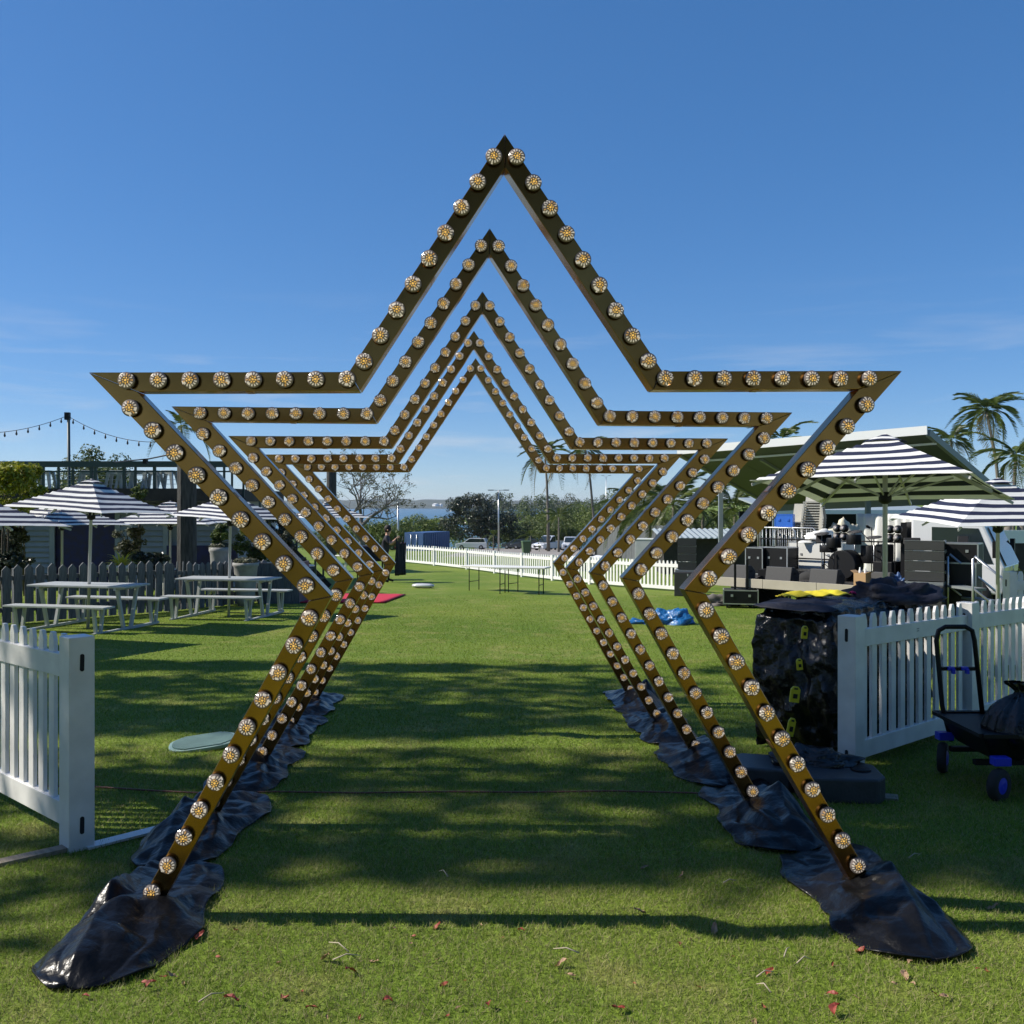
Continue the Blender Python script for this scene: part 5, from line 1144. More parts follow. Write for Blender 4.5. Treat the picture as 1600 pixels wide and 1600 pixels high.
# ------------------------------------------------------------------ things on the lawn near the gateway
# black plastic wrapped stack behind the picket panel
ws = thing('wrapped_stack', 'stack wrapped in crumpled black plastic film behind the white picket panel', 'wrapped stack', (2.2, 6.58, g(2.2, 6.58)), R(43))
def wrapped():
    # a draped box: local x along the fence, y away from it
    L, D, H = 1.55, .60, 1.02; V, Q = [], []; nh, nv = 260, 80; r_ = random.Random(3)
    per = []
    for i in range(nh):                                     # rounded rectangle perimeter
        q = i/nh*2*(L+D)
        if q < L: p, n_ = Vector((q, 0)), Vector((0, -1))
        elif q < L+D: p, n_ = Vector((L, q-L)), Vector((1, 0))
        elif q < 2*L+D: p, n_ = Vector((L-(q-L-D), D)), Vector((0, 1))
        else: p, n_ = Vector((0, D-(q-2*L-D))), Vector((-1, 0))
        per.append((p, n_))
    for j in range(nv+1):
        s = j/nv
        for i in range(nh):
            p, n_ = per[i]; c = Vector((L/2, D/2))
            if s < .72: z = H*s/.72; k = 1.0
            else: k = 1-(s-.72)/.28; z = H+.03*math.sin((1-k)*3)
            k2 = k*(.94 if s > .68 else 1); x = c+(p-c)*k2
            bul = .05*math.sin(min(1, s/.72)*math.pi)*(1 if s < .72 else 0)
            w3 = Vector((x.x*3.1+n_.x, x.y*3.1+n_.y*2, z*3.4))
            w5 = Vector((w3.x*2.6+z*3, w3.y*2.6-z*2, z*2.2)); cr_ = .045*noise.noise(w3*.7)+.05*(1-abs(noise.noise(w5))*3.2)*.5+.028*abs(noise.noise(w5*2.6))+.016*noise.noise(w5*5.5)
            dia = .022*abs(((z*1.3+x.x*1.1+x.y*.8+.25*noise.noise(w3)) % .5)*4-1)
            off = (bul+cr_+dia-.05)*(1 if s < .74 else .25)
            if n_.x < -.5 and s < .6: off += .16*(s/.6)*(1-s/.6)*4*.5-.10*(1-s/.6)
            x = x+n_*off; V.append((x.x, x.y, z+(.02*noise.noise(w3*2) if s >= .72 else 0)))
    for j in range(nv):
        for i in range(nh): Q.append((j*nh+i, j*nh+(i+1) % nh, (j+1)*nh+(i+1) % nh, (j+1)*nh+i))
    link('plastic_film', np_mesh('plastic_film', V, Q, M['plastic_wrap'], smooth=True), ws)
wrapped()
for k, (px, py, w_, h_, rz) in enumerate(((1257, 988, .042, .085, 5), (1249, 1038, .040, .075, -6), (1242, 1085, .065, .105, 8), (1236, 1136, .05, .12, 12))):
    Yt = 6.33-.02*k; p = P(px, py, Yt); t = MB(); t.prism([(-w_/2, -h_/2), (w_/2, -h_/2), (w_/2, h_*.32), (w_*.25, h_/2), (-w_*.25, h_/2), (-w_/2, h_*.32)], -.008, .008)
    o = t.build('strap_buckle', M['yellow_plastic'], ws, bevel=.003); o.matrix_parent_inverse = Matrix.Identity(4)
    lp = Matrix.Rotation(-R(43), 4, 'Z') @ (p-ws.location).to_4d(); o.location = lp.to_3d(); o.rotation_euler = (0, R(rz), R(-35))
    s_ = MB(); s_.box((0, -.0095, -.1*h_), (w_*.45, .004, h_*.28)); s_.build('clip', M['black'], o); s_ = MB(); s_.box((0, .0, .36*h_), (w_*.4, .02, h_*.1)); s_.build('slot_shade', M['slot_shade_black'], o)  # last box is a dark bar painted as shade in the buckle opening
def fold_cloth(name, label, c, rz, L, W, m, seed, h=.05):
    V, Q = [], []; nx, ny = 50, 16
    for j in range(ny+1):
        for i in range(nx+1):
            u, v = i/nx-.5, j/ny-.5; x = u*L; y = v*W*(1+.25*math.sin(u*6+seed)); z = h*(1-(2*abs(v))**3)*(1-(2*abs(u))**6)+.025*abs(noise.noise(Vector((u*5, v*4, seed))))+.012*math.sin(u*22+v*5+seed)
            V.append((x, y, max(.003, z)))
    for j in range(ny):
        for i in range(nx): k = j*(nx+1)+i; Q.append((k, k+1, k+nx+2, k+nx+1))
    o = link(name, np_mesh(name, V, Q, m, smooth=True)); o.location = c; o.rotation_euler = (0, 0, rz); o.modifiers.new('cloth', 'SOLIDIFY').thickness = .005
    return tag(o, label, 'cloth', 'cloths on the wrapped stack')
zt_ = ws.location.z+1.04
fold_cloth('folded_cloth', 'navy cloth spread over the top of the wrapped stack', (2.16, 7.0, zt_-.02), R(43), .66, .50, M['navy_cloth'], 3, .035)
fold_cloth('folded_cloth', 'yellow cloth folded on top of the wrapped stack', (2.28, 7.26, zt_+.035), R(20), .60, .15, M['yellow'], 1, .022)
fold_cloth('folded_cloth', 'magenta cloth folded on top of the wrapped stack', (2.86, 7.62, zt_+.02), R(20), .50, .16, M['magenta'], 2, .03)
heap('black_cloth', 'black cloth bundle on the end of the wrapped stack', 'cloth', (2.98, 7.52, zt_-.04), (.36, .22, .17), M['navy_cloth'], 12, .5)
# heavy base blocks and the sandbag
def base_block(label, c, rz, sz):
    b = MB(); x, y, h = sz; b.prism([(-x/2+.06, -y/2), (x/2-.06, -y/2), (x/2, -y/2+.07), (x/2, y/2-.07), (x/2-.06, y/2), (-x/2+.06, y/2), (-x/2, y/2-.07), (-x/2, -y/2+.07)], 0, h, axes='xy'); o = b.build('base_block', M['rubber_base'], bevel=.014); o.location = c; o.rotation_euler = (0, 0, rz)
    b = MB(); b.lathe([(.05, h), (.06, h+.004), (.05, h+.012), (.0, h+.012)], 14, c=(x*.28, 0, 0)); b.build('filler_cap', M['black'], o)
    return tag(o, label, 'base block', 'dark plastic base blocks')
base_block('dark plastic base block between the two nearest arch legs', (1.56, 5.95, g(1.56, 5.95)), R(-14), (.40, .36, .15)); base_block('dark plastic base block against the white gate post', (1.94, 5.74, g(1.94, 5.74)), R(-6), (.50, .40, .15))
heap('sand_bag', 'crumpled black plastic bag lying on the base blocks', 'bag', (1.86, 5.92, g(1.8, 5.85)+.145), (.25, .15, .09), M['plastic_wrap'], 14, .5)
bt = MB(); bt.box((0, 0, .008), (.22, .10, .014)); o = bt.build('timber_wedge', M['pale_wood']); o.location = G(1372, 1246); o.rotation_euler = (0, 0, R(-20)); tag(o, 'grey timber scrap on the turf beside the base block', 'timber')

# garden cart
gc = thing('garden_cart', 'black garden cart with tall tube handle and blue wheel hubs', 'cart', (3.12, 5.98, g(3.12, 5.98)), R(0))
b = MB(); hw = .125; hx = -.21
def hp_(s, x, z): return (hx+s*hw+x, .32, z)
b.tube([(hx-hw+.08, .28, .20), (hx-hw+.03, .30, .42), (hx-hw, .32, .85), (hx-hw+.015, .32, .915), (hx-hw+.06, .32, .94), (hx+hw-.06, .32, .94), (hx+hw-.015, .32, .915), (hx+hw, .32, .85), (hx+hw+.05, .30, .30)], .0155, 10); b.build('handle', M['black'], gc, fix=False)
b = MB(); b.bar((hx-hw+.01, .32, .665), (hx+hw+.02, .32, .665), .028, .022); cb_ = b.build('cross_bar', M['black'], gc)
for s in (-.04, .05):
    b = MB(); b.box((hx+s, .30, .67), (.04, .03, .022)); b.box((hx+s+.01, .285, .653), (.018, .03, .03)); b.build('clip', M['blue_plastic'], cb_)
b = MB(); b.add([(-.24, -.22, .21), (.85, -.22, .21), (.85, .24, .21), (-.24, .24, .21), (-.33, -.30, .375), (.95, -.30, .375), (.95, .32, .375), (-.33, .32, .375)], [(3, 2, 1, 0), (0, 1, 5, 4), (1, 2, 6, 5), (2, 3, 7, 6), (3, 0, 4, 7), (4, 5, 6, 7)])
tb = b.build('tub', M['black'], gc, bevel=.015); b = MB()
for (a, c) in (((-.34, -.31, .375), (.96, -.31, .375)), ((.96, -.31, .375), (.96, .33, .375)), ((.96, .33, .375), (-.34, .33, .375)), ((-.34, .33, .375), (-.34, -.31, .375))): b.bar(a, c, .04, .022)
b.build('lip', M['black'], tb)
b = MB(); b.bar((-.30, -.12, .17), (.9, -.12, .17), .04, .03); b.bar((-.30, .2, .17), (.9, .2, .17), .04, .03); b.build('frame', M['black'], gc)
tw = MB().lathe([(.05, -.025), (.088, -.028), (.098, -.012), (.098, .012), (.088, .028), (.05, .025)], 20).mesh('wheel', M['tyre']); hb = MB().lathe([(.0, .03), (.03, .034), (.055, .022), (.072, .026), (.075, .02), (.075, -.02), (.072, -.026), (.055, -.022), (.03, -.034), (0, -.03)], 16).mesh('hub', M['blue_plastic'])
for (x, y, z) in ((-.27, -.36, .098), (-.32, .26, .098), (.8, -.36, .098), (.8, .3, .098)):
    o = link('wheel', tw, gc); o.location = (x, y, z); o.rotation_euler = (R(90), 0, R(35 if y < 0 else 60)); link('hub', hb, o)
    b = MB(); b.box((x+.02, y+.02, .235), (.10, .07, .05)); b.build('caster_bracket', M['blue_plastic'], gc, bevel=.006)
def bag_mesh():
    n, V, Q = 90, [], []; prof = [(.20, 0), (.235, .05), (.245, .11), (.225, .17), (.185, .22), (.135, .26), (.085, .29), (.045, .31), (.030, .325), (.040, .345), (.062, .37), (.055, .385)]
    for j, (q, z) in enumerate(prof):
        s_ = j/(len(prof)-1)
        for i in range(n):
            a = 2*math.pi*i/n; pl = abs((a*13/6.283+.6*math.sin(a*2)) % 1*2-1)-.5; pe = 1+pl*(.06+.30*s_**1.5)+.16*noise.noise(Vector((math.cos(a)*1.7, math.sin(a)*1.7, z*6)))*(1-s_)
            V.append((q*pe*math.cos(a)-.07*s_**2, q*.85*pe*math.sin(a), z+.02*noise.noise(Vector((math.cos(a)*3, math.sin(a)*3, z*9)))*(1-s_)))
    for j in range(len(prof)-1):
        for i in range(n): Q.append((j*n+i, j*n+(i+1) % n, (j+1)*n+(i+1) % n, (j+1)*n+i))
    o = link('rubbish_bag', np_mesh('rubbish_bag', V, Q, M['plastic_wrap'], smooth=True)); o.location = (3.13, 5.84, g(3.2, 6)+.28); return tag(o, 'gathered black rubbish bag heaped in the garden cart', 'rubbish bag')
bag_mesh()
heap('rubbish_bag', 'second black rubbish bag slumped beside the gathered one in the cart', 'rubbish bag', (3.52, 5.95, g(3.6, 6)+.34), (.3, .2, .22), M['plastic_wrap'], 17, .5)

# cable across the turf, ribbed teal lid, surfboard bag, tarpaulin, carpet
pts = []
for px, py in ((-60, 1226), (60, 1231), (145, 1232), (230, 1238), (330, 1243), (430, 1240), (560, 1242), (700, 1240), (820, 1241), (960, 1239), (1080, 1242), (1140, 1246)):
    p = G(px, py); p.z += .012; pts.append(p)
b = MB(); b.tube(pts, .0055, 6); tag(b.build('power_cable', M['cable'], fix=False), 'thin red brown cable stretched across the turf between the arches', 'cable')
ld = thing('ribbed_lid', 'teal ribbed plastic lid lying tilted on the turf', 'lid', G(318, 1168), R(17))
b = MB(); b.prism([(.24*math.copysign(abs(math.cos(R(a)))**.7, math.cos(R(a))), .15*math.copysign(abs(math.sin(R(a)))**.7, math.sin(R(a)))) for a in range(0, 360, 15)], .0, .028, axes='xy'); lb = b.build('plate', M['teal'], ld, bevel=.006); lb.rotation_euler = (R(6), R(-5), 0); lb.location = (0, 0, .02)
for k in range(19):
    y = -.126+.014*k; hl = .215*max(.2, 1-(abs(y)/.15)**2.4)**.45; b = MB(); b.box((0, y, .030), (hl*2, .006, .014)); b.build('rib', M['teal'], lb)
sb = thing('board_bag', 'silver blue padded board bag lying on the far lawn', 'bag', XG(661, 27), R(-12)); b = MB()
b.lathe([(0, -.32), (.07, -.30), (.11, -.18), (.12, 0), (.11, .2), (.06, .31), (0, .33)], 16, c=(0, 0, .07), M=Matrix.Rotation(R(90), 3, 'Y') @ Matrix.Diagonal((.6, 1.15, 1)).to_3x3()); b.build('bag', M['car_silver'], sb, fix=False); b = MB(); b.bar((-.3, -.02, .142), (.3, -.02, .142), .03, .008); b.build('strap', M['black'], sb)
heap('tarpaulin', 'crumpled bright blue tarpaulin on the lawn', 'tarpaulin', G(1050, 976)+Vector((0, .1, -.01)), (.36, .24, .25), M['blue_tarp'], 21, .6, grp='blue tarpaulins'); heap('tarpaulin', 'flat trailing end of the blue tarpaulin beside the arch leg', 'tarpaulin', G(1003, 975)+Vector((.03, .05, -.01)), (.27, .13, .10), M['blue_tarp'], 22, .7, grp='blue tarpaulins')
c_ = [G(455, 943), G(600, 943), G(634, 930), G(520, 929)]; b = MB(); V = []
for j in range(7):
    for i in range(15):
        p = c_[0].lerp(c_[1], i/14).lerp(c_[3].lerp(c_[2], i/14), j/6); V.append((p.x, p.y, g(p.x, p.y)+.02+.012*noise.noise(Vector((i*.7, j*.7, 1)))))
b.add(V, [(j*15+i, j*15+i+1, j*15+i+16, j*15+i+15) for j in range(6) for i in range(14)], 0, True); o = b.build('red_carpet', M['red_cloth']); o.modifiers.new('pile', 'SOLIDIFY').thickness = .015; tag(o, 'red carpet laid flat on the lawn behind the farthest arch', 'carpet')
# trestle tables
def trestle(label, pa, pb, h=.66):
    pa, pb = Vector(pa), Vector(pb); d = pb-pa; L = math.hypot(d.x, d.y); t = thing('trestle_table', label, 'trestle table', pa, math.atan2(d.y, d.x), 'folding trestle tables on the lawn')
    b = MB(); b.bar((0, 0, h), (L, 0, h+d.z), .62, .04); b.build('tabletop', M['table_top'], t, bevel=.008)
    for q in (.13, .87):
        for sy in (-.22, .22):
            b = MB(); b.tube([(L*q, sy, 0), (L*q, sy, h-.02)], .013, 6); b.build('leg', M['black'], t, fix=False)
        b = MB(); b.tube([(L*q, -.22, .25), (L*q, .22, .25)], .01, 6); b.build('brace', M['black'], t, fix=False)
trestle('white folding trestle table nearer the person, thin black legs', PG(-1.22, 26.3), PG(.22, 25.3)); trestle('white folding trestle table nearer the stage, thin black legs', PG(-.42, 24.9), PG(.92, 24.5), .68)
# leaves, twigs on the near turf
M['leaf_red'] = mat('dry_red_leaf', (.34, .06, .035), .6, noise_amt=.5, nscale=40); M['leaf_tan'] = mat('dry_tan_leaf', (.42, .26, .15), .7, noise_amt=.4, nscale=40)
def leaf_me(seed, m):
    r_ = random.Random(seed); V, Q = [], []; L = .055
    for i in range(7):
        s = i/6; w_ = .014*math.sin(math.pi*min(1, s*.95+.03))+.001; z = .010+.012*math.sin(s*3+seed)+.004*r_.random(); y = .008*math.sin(s*4+seed)
        V += [(s*L, y-w_, z+.006*r_.random()), (s*L, y, z-.003), (s*L, y+w_, z+.008*r_.random())]
    for i in range(6): Q += [(i*3, i*3+3, i*3+4, i*3+1), (i*3+1, i*3+4, i*3+5, i*3+2)]
    return np_mesh('fallen_leaf', V, Q, M[m])
LF = [leaf_me(i, 'leaf_red' if i < 4 else 'leaf_tan') for i in range(7)]
spots = [(140, 1563, 0), (228, 1550, 0), (232, 1540, 1), (316, 1466, 2), (277, 1530, 4), (505, 1500, 5), (541, 1528, 1), (578, 1502, 4), (596, 1570, 0), (440, 1560, 3), (372, 1573, 0), (1308, 1560, 1), (1306, 1594, 0), (1413, 1534, 5), (1205, 1520, 2), (1352, 1487, 3), (1183, 1595, 4), (868, 1512, 5), (900, 1530, 6), (760, 1575, 0), (690, 1450, 2), (1060, 1372, 4), (1010, 1430, 5), (620, 1455, 6), (480, 1585, 1), (700, 1540, 3), (1110, 1460, 4), (960, 1585, 2), (820, 1460, 0), (1480, 1560, 6), (1540, 1420, 4), (1000, 1360, 5)]
for _ in range(44):
    spots.append((rnd.uniform(120, 1560), rnd.uniform(1445, 1598), rnd.randrange(7) + 100))
for px, py, k in spots:
    small = k >= 100; k = k % 100
    o = link('fallen_leaf', LF[k]); p = G(px, py); o.location = p+Vector((0, 0, .006)); o.rotation_euler = (rnd.uniform(-.3, .3), rnd.uniform(-.3, .3), rnd.uniform(0, 6.28)); s = rnd.uniform(.22, .5) if small else rnd.uniform(.5, 1.0); o.scale = (s, s, s)
    tag(o, 'curled dry red leaf lying on the near turf' if k < 4 else 'curled dry tan leaf lying on the near turf', 'leaf', 'fallen red leaves' if k < 4 else 'fallen tan leaves')
for i, (px, py, L) in enumerate(((1225, 1508, .09), (1245, 1518, .07), (1205, 1565, .07), (1182, 1540, .08), (545, 1500, .12), (520, 1513, .10), (905, 1502, .10), (1420, 1350, .09), (700, 1380, .08), (1130, 1390, .07), (310, 1580, .09))):
    b = MB(); a = rnd.uniform(0, 3.1); p = G(px, py); d = Vector((math.cos(a), math.sin(a), 0))*L; b.tube([(0, 0, .03), d*.5+Vector((0, 0, .038+.01*rnd.random())), d+Vector((0, 0, .028))], [.0028, .0024, .0014], 5); o = b.build('twig', M['twig'], fix=False); o.location = p; tag(o, 'thin pale dry twig lying on the near turf', 'twig', 'dry twigs')

# ------------------------------------------------------------------ person at the end of the far fence
def person():
    base = XG(601, 29.6); z0 = base.z; Y = 29.6
    J = {'pel': (0, 0, .92), 'waist': (.02, 0, 1.08), 'chest': (.05, 0, 1.28), 'neck': (.08, 0, 1.44), 'head0': (.11, 0, 1.54), 'head1': (.12, 0, 1.67),
         'shL': (.06, -.17, 1.39), 'elL': (.20, -.22, 1.18), 'wrL': (.36, -.12, 1.34), 'haL': (.41, -.10, 1.39), 'shR': (.06, .17, 1.39), 'elR': (.18, .24, 1.15), 'wrR': (.34, .16, 1.30), 'haR': (.39, .14, 1.35),
         'hipL': (0, -.10, .88), 'knL': (.06, -.11, .48), 'anL': (-.02, -.12, .09), 'toL': (.15, -.13, .04), 'hipR': (0, .10, .88), 'knR': (.10, .11, .49), 'anR': (.10, .12, .09), 'toR': (.27, .13, .04)}
    Rd = {'pel': .15, 'waist': .14, 'chest': .16, 'neck': .06, 'head0': .085, 'head1': .10, 'shL': .075, 'elL': .046, 'wrL': .030, 'haL': .036, 'hipL': .10, 'knL': .065, 'anL': .045, 'toL': .04}
    E = [('pel', 'waist'), ('waist', 'chest'), ('chest', 'neck'), ('neck', 'head0'), ('head0', 'head1')]
    for s in 'LR': E += [('chest', 'sh'+s), ('sh'+s, 'el'+s), ('el'+s, 'wr'+s), ('wr'+s, 'ha'+s), ('pel', 'hip'+s), ('hip'+s, 'kn'+s), ('kn'+s, 'an'+s), ('an'+s, 'to'+s)]
    names = list(J); co = [J[n] for n in names]; ed = [(names.index(a), names.index(b)) for a, b in E]; rad = [Rd.get(n, Rd.get(n[:-1]+'L', .05)) for n in names]
    for s, sy in (('L', 1), ('R', 1)):                      # five fingers, curled round the cloth
        h = Vector(J['ha'+s]); hi = names.index('ha'+s)
        for f in range(5):
            off = Vector((.012, -.03+.016*f, .02)) if f < 4 else Vector((-.01, .045, .02)); L = (.05, .06, .057, .045, .04)[f]
            i0 = len(co); co += [tuple(h+off), tuple(h+off+Vector((L*.7, 0, L*.5))), tuple(h+off+Vector((L*1.05, 0, L*.05)))]; rad += [.010, .009, .008]; ed += [(hi, i0), (i0, i0+1), (i0+1, i0+2)]
    me = bpy.data.meshes.new('skeleton'); me.from_pydata(co, ed, []); o = bpy.data.objects.new('skeleton', me); C.objects.link(o)
    sk_ = o.modifiers.new('skin', 'SKIN'); o.modifiers.new('sub', 'SUBSURF').levels = 1
    for i, v in enumerate(me.skin_vertices[0].data): v.radius = (rad[i], rad[i]*(1.15 if names[i] in ('chest', 'waist', 'pel') else 1) if i < len(names) else rad[i]); v.use_root = (i == 0)
    dg = bpy.context.evaluated_depsgraph_get(); bm_ = bpy.data.meshes.new_from_object(o.evaluated_get(dg)); bpy.data.objects.remove(o)
    for m_ in ('skin', 'shirt', 'black'): bm_.materials.append(M[m_])
    for p in bm_.polygons:
        c = p.center; arm = c.x > .13 and abs(c.y) > .07 and c.z > 1.0 and c.z < 1.5
        p.material_index = 2 if c.z < .98 else (0 if (c.z > 1.46 or (arm and (c.x > .17))) else 1); p.use_smooth = True
    t = thing('person', 'person in dark T-shirt and black trousers holding up a black cloth', 'person', base, 0)
    bo = link('body', bm_, t)
    b = MB(); b.lathe([(.0, .125), (.06, .115), (.105, .06), (.112, 0), (.10, -.05), (.085, -.09)], 16, c=(.095, 0, 1.655)); b.build('hair', M['hair'], t, fix=False)
    b = MB(); b.add([(.215, -.012, 1.62), (.215, .012, 1.62), (.238, 0, 1.585), (.205, 0, 1.66)], [(0, 1, 2), (0, 2, 3), (1, 3, 2), (0, 3, 1)]); b.build('nose', M['skin'], bo)
    for sy in (-.036, .036):
        b = MB(); b.lathe([(0, .008), (.010, 0), (0, -.004)], 8, c=(.205, sy, 1.645), M=Matrix.Rotation(R(90), 3, 'Y')); b.build('eye', M['black'], bo)
        b = MB(); b.lathe([(0, .012), (.026, .004), (.02, -.006)], 8, c=(.11, sy*2.9, 1.62), M=Matrix.Rotation(R(90), 3, 'X')); b.build('ear', M['skin'], bo)
    b = MB(); b.box((.206, 0, 1.555), (.01, .04, .008)); b.build('mouth', M['leaf_red'], bo)
    ca = base+Vector((.38, -.16, 0)); cbv = base+Vector((.60, .30, 0))
    cloth('black_cloth', 'long black cloth held up by the person, trailing to the lawn', 'cloth', (ca.x, ca.y, 0), (cbv.x, cbv.y, 0), z0+1.42, z0+.22, M['navy_cloth'], 2.5, .06, 2, sag=.22)
person()
tn = thing('covered_table', 'black draped table on thin legs behind the person', 'table', XG(578, 31), R(10)); b = MB(); b.box((0, 0, .86), (1.0, .7, .5)); b.build('drape', M['navy_cloth'], tn, bevel=.05)
for sx in (-.4, .4):
    for sy in (-.25, .25):
        b = MB(); b.tube([(sx, sy, 0), (sx, sy, .65)], .015, 6); b.build('leg', M['black'], tn, fix=False)

# ------------------------------------------------------------------ car park
def lamp(label, px, Y, py_top, kind):
    base = XG(px, Y); h = HT(px, Y, py_top); t = thing('street_lamp', label, 'street lamp', base, 0, 'street lamps of the car park'); b = MB(); b.tube([(0, 0, 0), (0, 0, h)], [.10, .06], 8); b.build('pole', M['steel'], t, fix=False)
    if kind:
        for sx in (-1, 1):
            rise = .02 if kind == 1 else .3; b = MB(); b.bar((0, 0, h-rise), (sx*.55, 0, h+rise*.5), .06, .06); ar = b.build('arm', M['steel'], t); b = MB(); b.box((sx*.85, 0, h+rise*.6), (.62, .26, .10)); b.build('lamp_head', M['roof_grey'], ar)
lamp('street lamp with two flat heads in front of the dark evergreen', 779, 105, 766, 1); lamp('plain grey pole at the end of the far fence', 622, 70, 785, 0); lamp('tall twin armed lamp beyond the gum trees', 947, 230, 744, 2)
def car(label, px, Y, rz, L, H, m, ute=False, grp='cars in the car park'):
    p = XG(px, Y); p.z += .006; t = thing('parked_car' if not ute else 'utility_vehicle', label, 'car' if not ute else 'utility vehicle', p, rz, grp); W = 1.8; hl = L/2
    body = [(-hl, .35), (-hl+.05, .28), (hl-.05, .28), (hl, .5), (hl-.05, .80), (hl*.5, .98), (-hl+.1, 1.02), (-hl, .85)]
    b = MB(); b.prism(body, -W/2, W/2); bo = b.build('body', M[m], t, bevel=.06)
    cab = [(hl*.5, .97), (hl*.16, H-.06), (-.05, H), (-hl*.85 if not ute else -hl*.08, H-.05), (-hl*.97 if not ute else -hl*.14, .99)]
    b = MB(); b.prism(cab, -W/2+.10, W/2-.10); cb2 = b.build('cabin', M[m], t, bevel=.05)
    b = MB(); b.prism([(hl*.42, 1.02), (hl*.15, H-.12), (-.05, H-.09), (-hl*.78 if not ute else -hl*.06, H-.12), (-hl*.86 if not ute else -hl*.09, 1.04)], -W/2+.085, W/2-.085); b.build('side_glass', M['glass'], t)
    b = MB(); b.add([(hl*.515, -W/2+.18, .99), (hl*.515, W/2-.18, .99), (hl*.19, W/2-.22, H-.08), (hl*.19, -W/2+.22, H-.08)], [(0, 1, 2, 3)]); b.v = [(x+.02, y, z+.02) for x, y, z in b.v]; b.build('windscreen', M['glass'], t, fix=False)
    if ute:
        b = MB(); b.box((-hl*.56, 0, 1.06), (hl*.8, W, .08)); b.build('tray', M[m], t)
    for x in (-hl*.62, hl*.62):
        for sy in (-1, 1):
            o = link('wheel', wm, t); o.location = (x, sy*(W/2-.10), .34); o.rotation_euler = (R(90), 0, 0 if sy < 0 else R(180)); o.scale = (.9, .9, .9); link('rim', rm, o)
    for sy in (-1, 1):
        b = MB(); b.box((hl-.02, sy*.62, .72), (.08, .36, .16)); b.build('headlight', M['headlight'], bo); b = MB(); b.box((-hl+.01, sy*.7, .78), (.06, .22, .16)); b.build('tail_light', M['car_red'], bo)
    b = MB(); b.box((hl, 0, .52), (.05, 1.1, .18)); b.build('grille', M['black'], bo); b = MB(); b.box((hl+.028, 0, .42), (.012, .38, .11)); b.build('number_plate', M['roof_white'], bo)
car('silver white hatchback parked under the dark evergreen', 738, 136, R(172), 4.5, 1.62, 'car_silver'); car('white utility vehicle facing the lawn', 858, 118, R(-128), 4.9, 1.80, 'car_white', True); car('dark car parked in the shade between the evergreen and bin', 808, 145, R(160), 4.4, 1.5, 'car_dark'); car('dark car just past the street lamp', 822, 140, R(165), 4.2, 1.55, 'car_dark'); car('white car half hidden by the farthest arch', 893, 112, R(-100), 4.3, 1.6, 'car_white'); car('red car behind the pole at the far fence', 632, 120, R(170), 4.3, 1.5, 'car_red')
ct = thing('shipping_container', 'blue shipping container beyond the far fence', 'container', XG(668, 108), R(-24)); hh = HT(668, 108, 831)
b = MB(); b.box((0, 0, hh/2), (2.44, 6, hh)); b.build('box', M['container'], ct)
for k in range(12):
    b = MB(); b.box((1.24, -2.75+.5*k, hh/2), (.06, .25, hh*.9)); b.build('corrugation', M['container'], ct)
for sx in (-.6, .6):
    b = MB(); b.box((sx, -3.03, hh/2), (1.12, .06, hh*.92)); dr = b.build('door', M['container'], ct); b = MB(); b.tube([(sx*.6, -3.09, .2), (sx*.6, -3.09, hh*.9)], .04, 6); b.build('lock_rod', M['steel'], dr, fix=False)
bn = thing('wheelie_bin', 'green wheelie bin standing in the car park', 'bin', XG(822, 62), R(10)); s6 = 62/66
b = MB(); b.add([(-.20, -.22, .05), (.20, -.22, .05), (.20, .20, .05), (-.20, .20, .05), (-.27, -.30, .88), (.27, -.30, .88), (.27, .30, .88), (-.27, .30, .88)], [(3, 2, 1, 0), (0, 1, 5, 4), (1, 2, 6, 5), (2, 3, 7, 6), (3, 0, 4, 7), (4, 5, 6, 7)]); b.build('body', M['bin'], bn, bevel=.02); b = MB(); b.prism([(-.33, .88), (.31, .88), (.31, .93), (.0, .98), (-.33, .95)], -.29, .29, axes='yz'); b.build('lid', M['bin'], bn, bevel=.01)
for sx in (-.2, .2):
    b = MB(); b.lathe([(.03, -.03), (.1, -.03), (.1, .03), (.03, .03)], 12, c=(sx, .26, .1), M=Matrix.Rotation(R(90), 3, 'Y')); b.build('wheel', M['tyre'], bn)
# grey board fence behind the far pickets, with a pale shed and kayak
bf = thing('board_fence', 'tall grey board fence behind the far white pickets', 'board fence', XG(930, 52), 0); d_ = XG(1075, 40)-XG(930, 52); bf.rotation_euler = (0, 0, math.atan2(d_.y, d_.x)); LB = math.hypot(d_.x, d_.y)
nb = int(LB/.2)
for k in range(nb):
    q = k/nb; h = .25+1.45+.03*rnd.random(); b = MB(); b.box((q*LB+.1, rnd.uniform(-.008, .008), h/2+d_.z*q), (.188, .025, h)); b.build('board', M['grey_timber'], bf)
for q in (0.02, .34, .66, .98):
    b = MB(); b.box((q*LB, -.05, .88+d_.z*q), (.12, .1, 1.8)); b.build('post', M['old_timber'], bf)
bx = thing('pale_cabinet', 'pale grey green cabinet standing above the board fence', 'cabinet', XG(1008, 41), R(-20)); hc = HT(1008, 41, 842); b = MB(); b.box((0, 0, hc/2), (.75, .6, hc)); b.build('body', M['grey_paint'], bx, bevel=.01); b = MB(); b.box((0, 0, hc), (.80, .66, .05)); b.build('top', M['roof_white'], bx); b = MB(); b.box((0, -.31, hc/2), (.62, .02, hc*.85)); b.build('door', M['grey_paint'], bx)
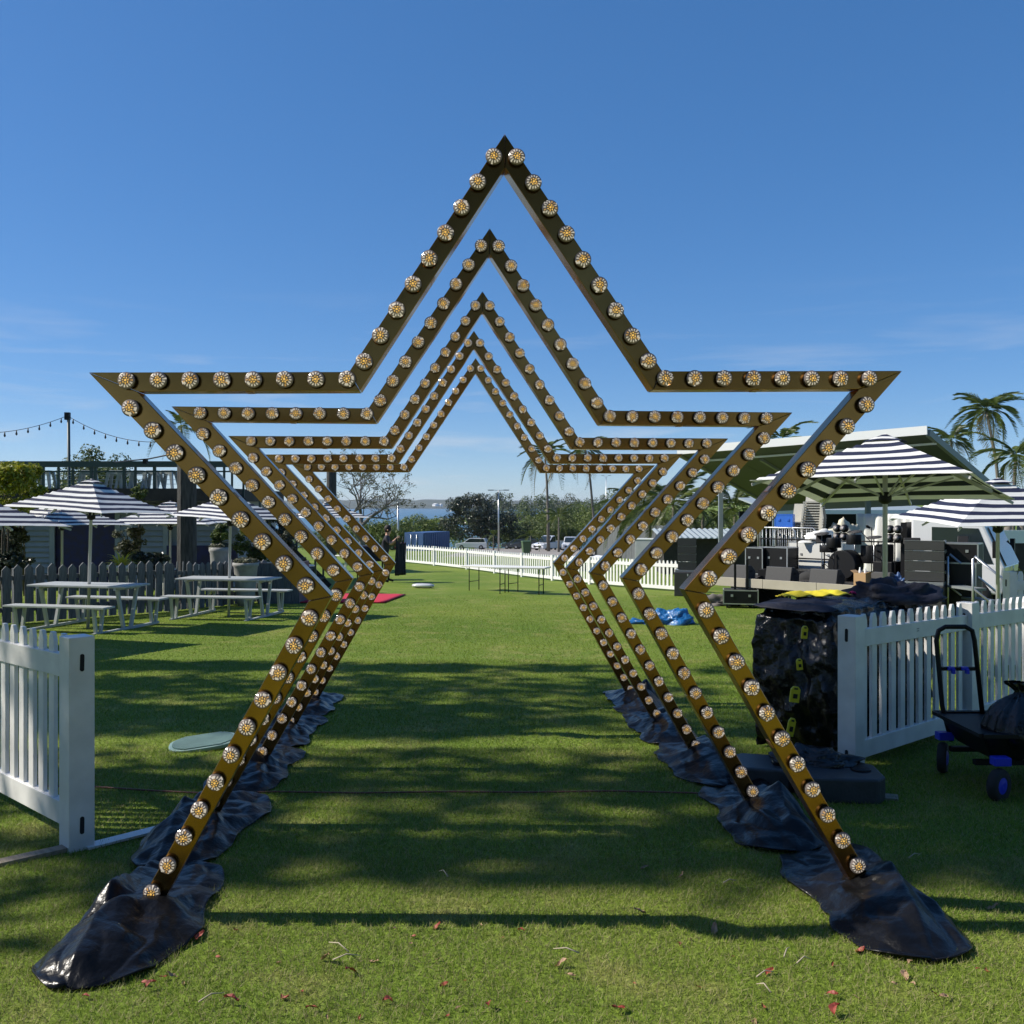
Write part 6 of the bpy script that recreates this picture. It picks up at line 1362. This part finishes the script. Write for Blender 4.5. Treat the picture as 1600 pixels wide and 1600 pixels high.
ky = thing('kayak', 'white kayak lying behind the far white pickets', 'kayak', XG(925, 36)+Vector((0, 0, .42)), R(-30)); b = MB(); b.tube([(-.95, 0, .10), (-.7, 0, .04), (-.3, 0, 0), (.3, 0, 0), (.7, 0, .04), (.95, 0, .10)], [.02, .12, .2, .2, .12, .02], 12); b.build('hull', M['boat'], ky, fix=False); b = MB(); b.lathe([(.12, .17), (.15, .2), (.15, .21), (.11, .2)], 14); b.build('cockpit_rim', M['black'], ky, fix=False)
ks = MB(); ks.box((-.4, 0, -.21), (.08, .5, .42)); ks.box((.4, 0, -.21), (.08, .5, .42)); ks.build('cradle', M['grey_timber'], ky)
# low shed with pale metal roof beside the stage
sh = thing('low_shed', 'low shed with pale metal roof behind the black loudspeaker tower', 'shed', XG(1104, 34)); za = HT(1104, 34, 833); b = MB(); b.box((0, .9, za*.45), (3.0, 1.6, za*.9)); b.build('wall', M['deck_dark'], sh)
for k in range(16):
    b = MB(); b.add([(-1.65+.21*k, -.2, za*.87), (-1.65+.21*k+.2, -.2, za*.87), (-1.65+.21*k+.2, 2.0, za*1.06), (-1.65+.21*k, 2.0, za*1.06), (-1.65+.21*k+.1, -.2, za*.87+.05), (-1.65+.21*k+.1, 2.0, za*1.06+.05)], [(0, 4, 5, 3), (4, 1, 2, 5), (0, 1, 4), (3, 5, 2), (0, 3, 2, 1)]); b.build('roof_sheet', M['corr'], sh)

# ------------------------------------------------------------------ the air: thin sea haze round the whole scene
hz_ = MB(); hz_.box((0, 4600, 12.5), (19000, 9700, 60)); hm = bpy.data.materials.new('sea_haze'); hm.use_nodes = True; t_ = hm.node_tree; t_.nodes.remove(t_.nodes['Principled BSDF'])
pv_ = t_.nodes.new('ShaderNodeVolumePrincipled'); pv_.inputs['Color'].default_value = (.80, .88, 1, 1); pv_.inputs['Density'].default_value = 0.8e-4; pv_.inputs['Anisotropy'].default_value = .2
t_.links.new(pv_.outputs[0], t_.nodes['Material Output'].inputs['Volume']); tag(hz_.build('haze', hm), kind='stuff')
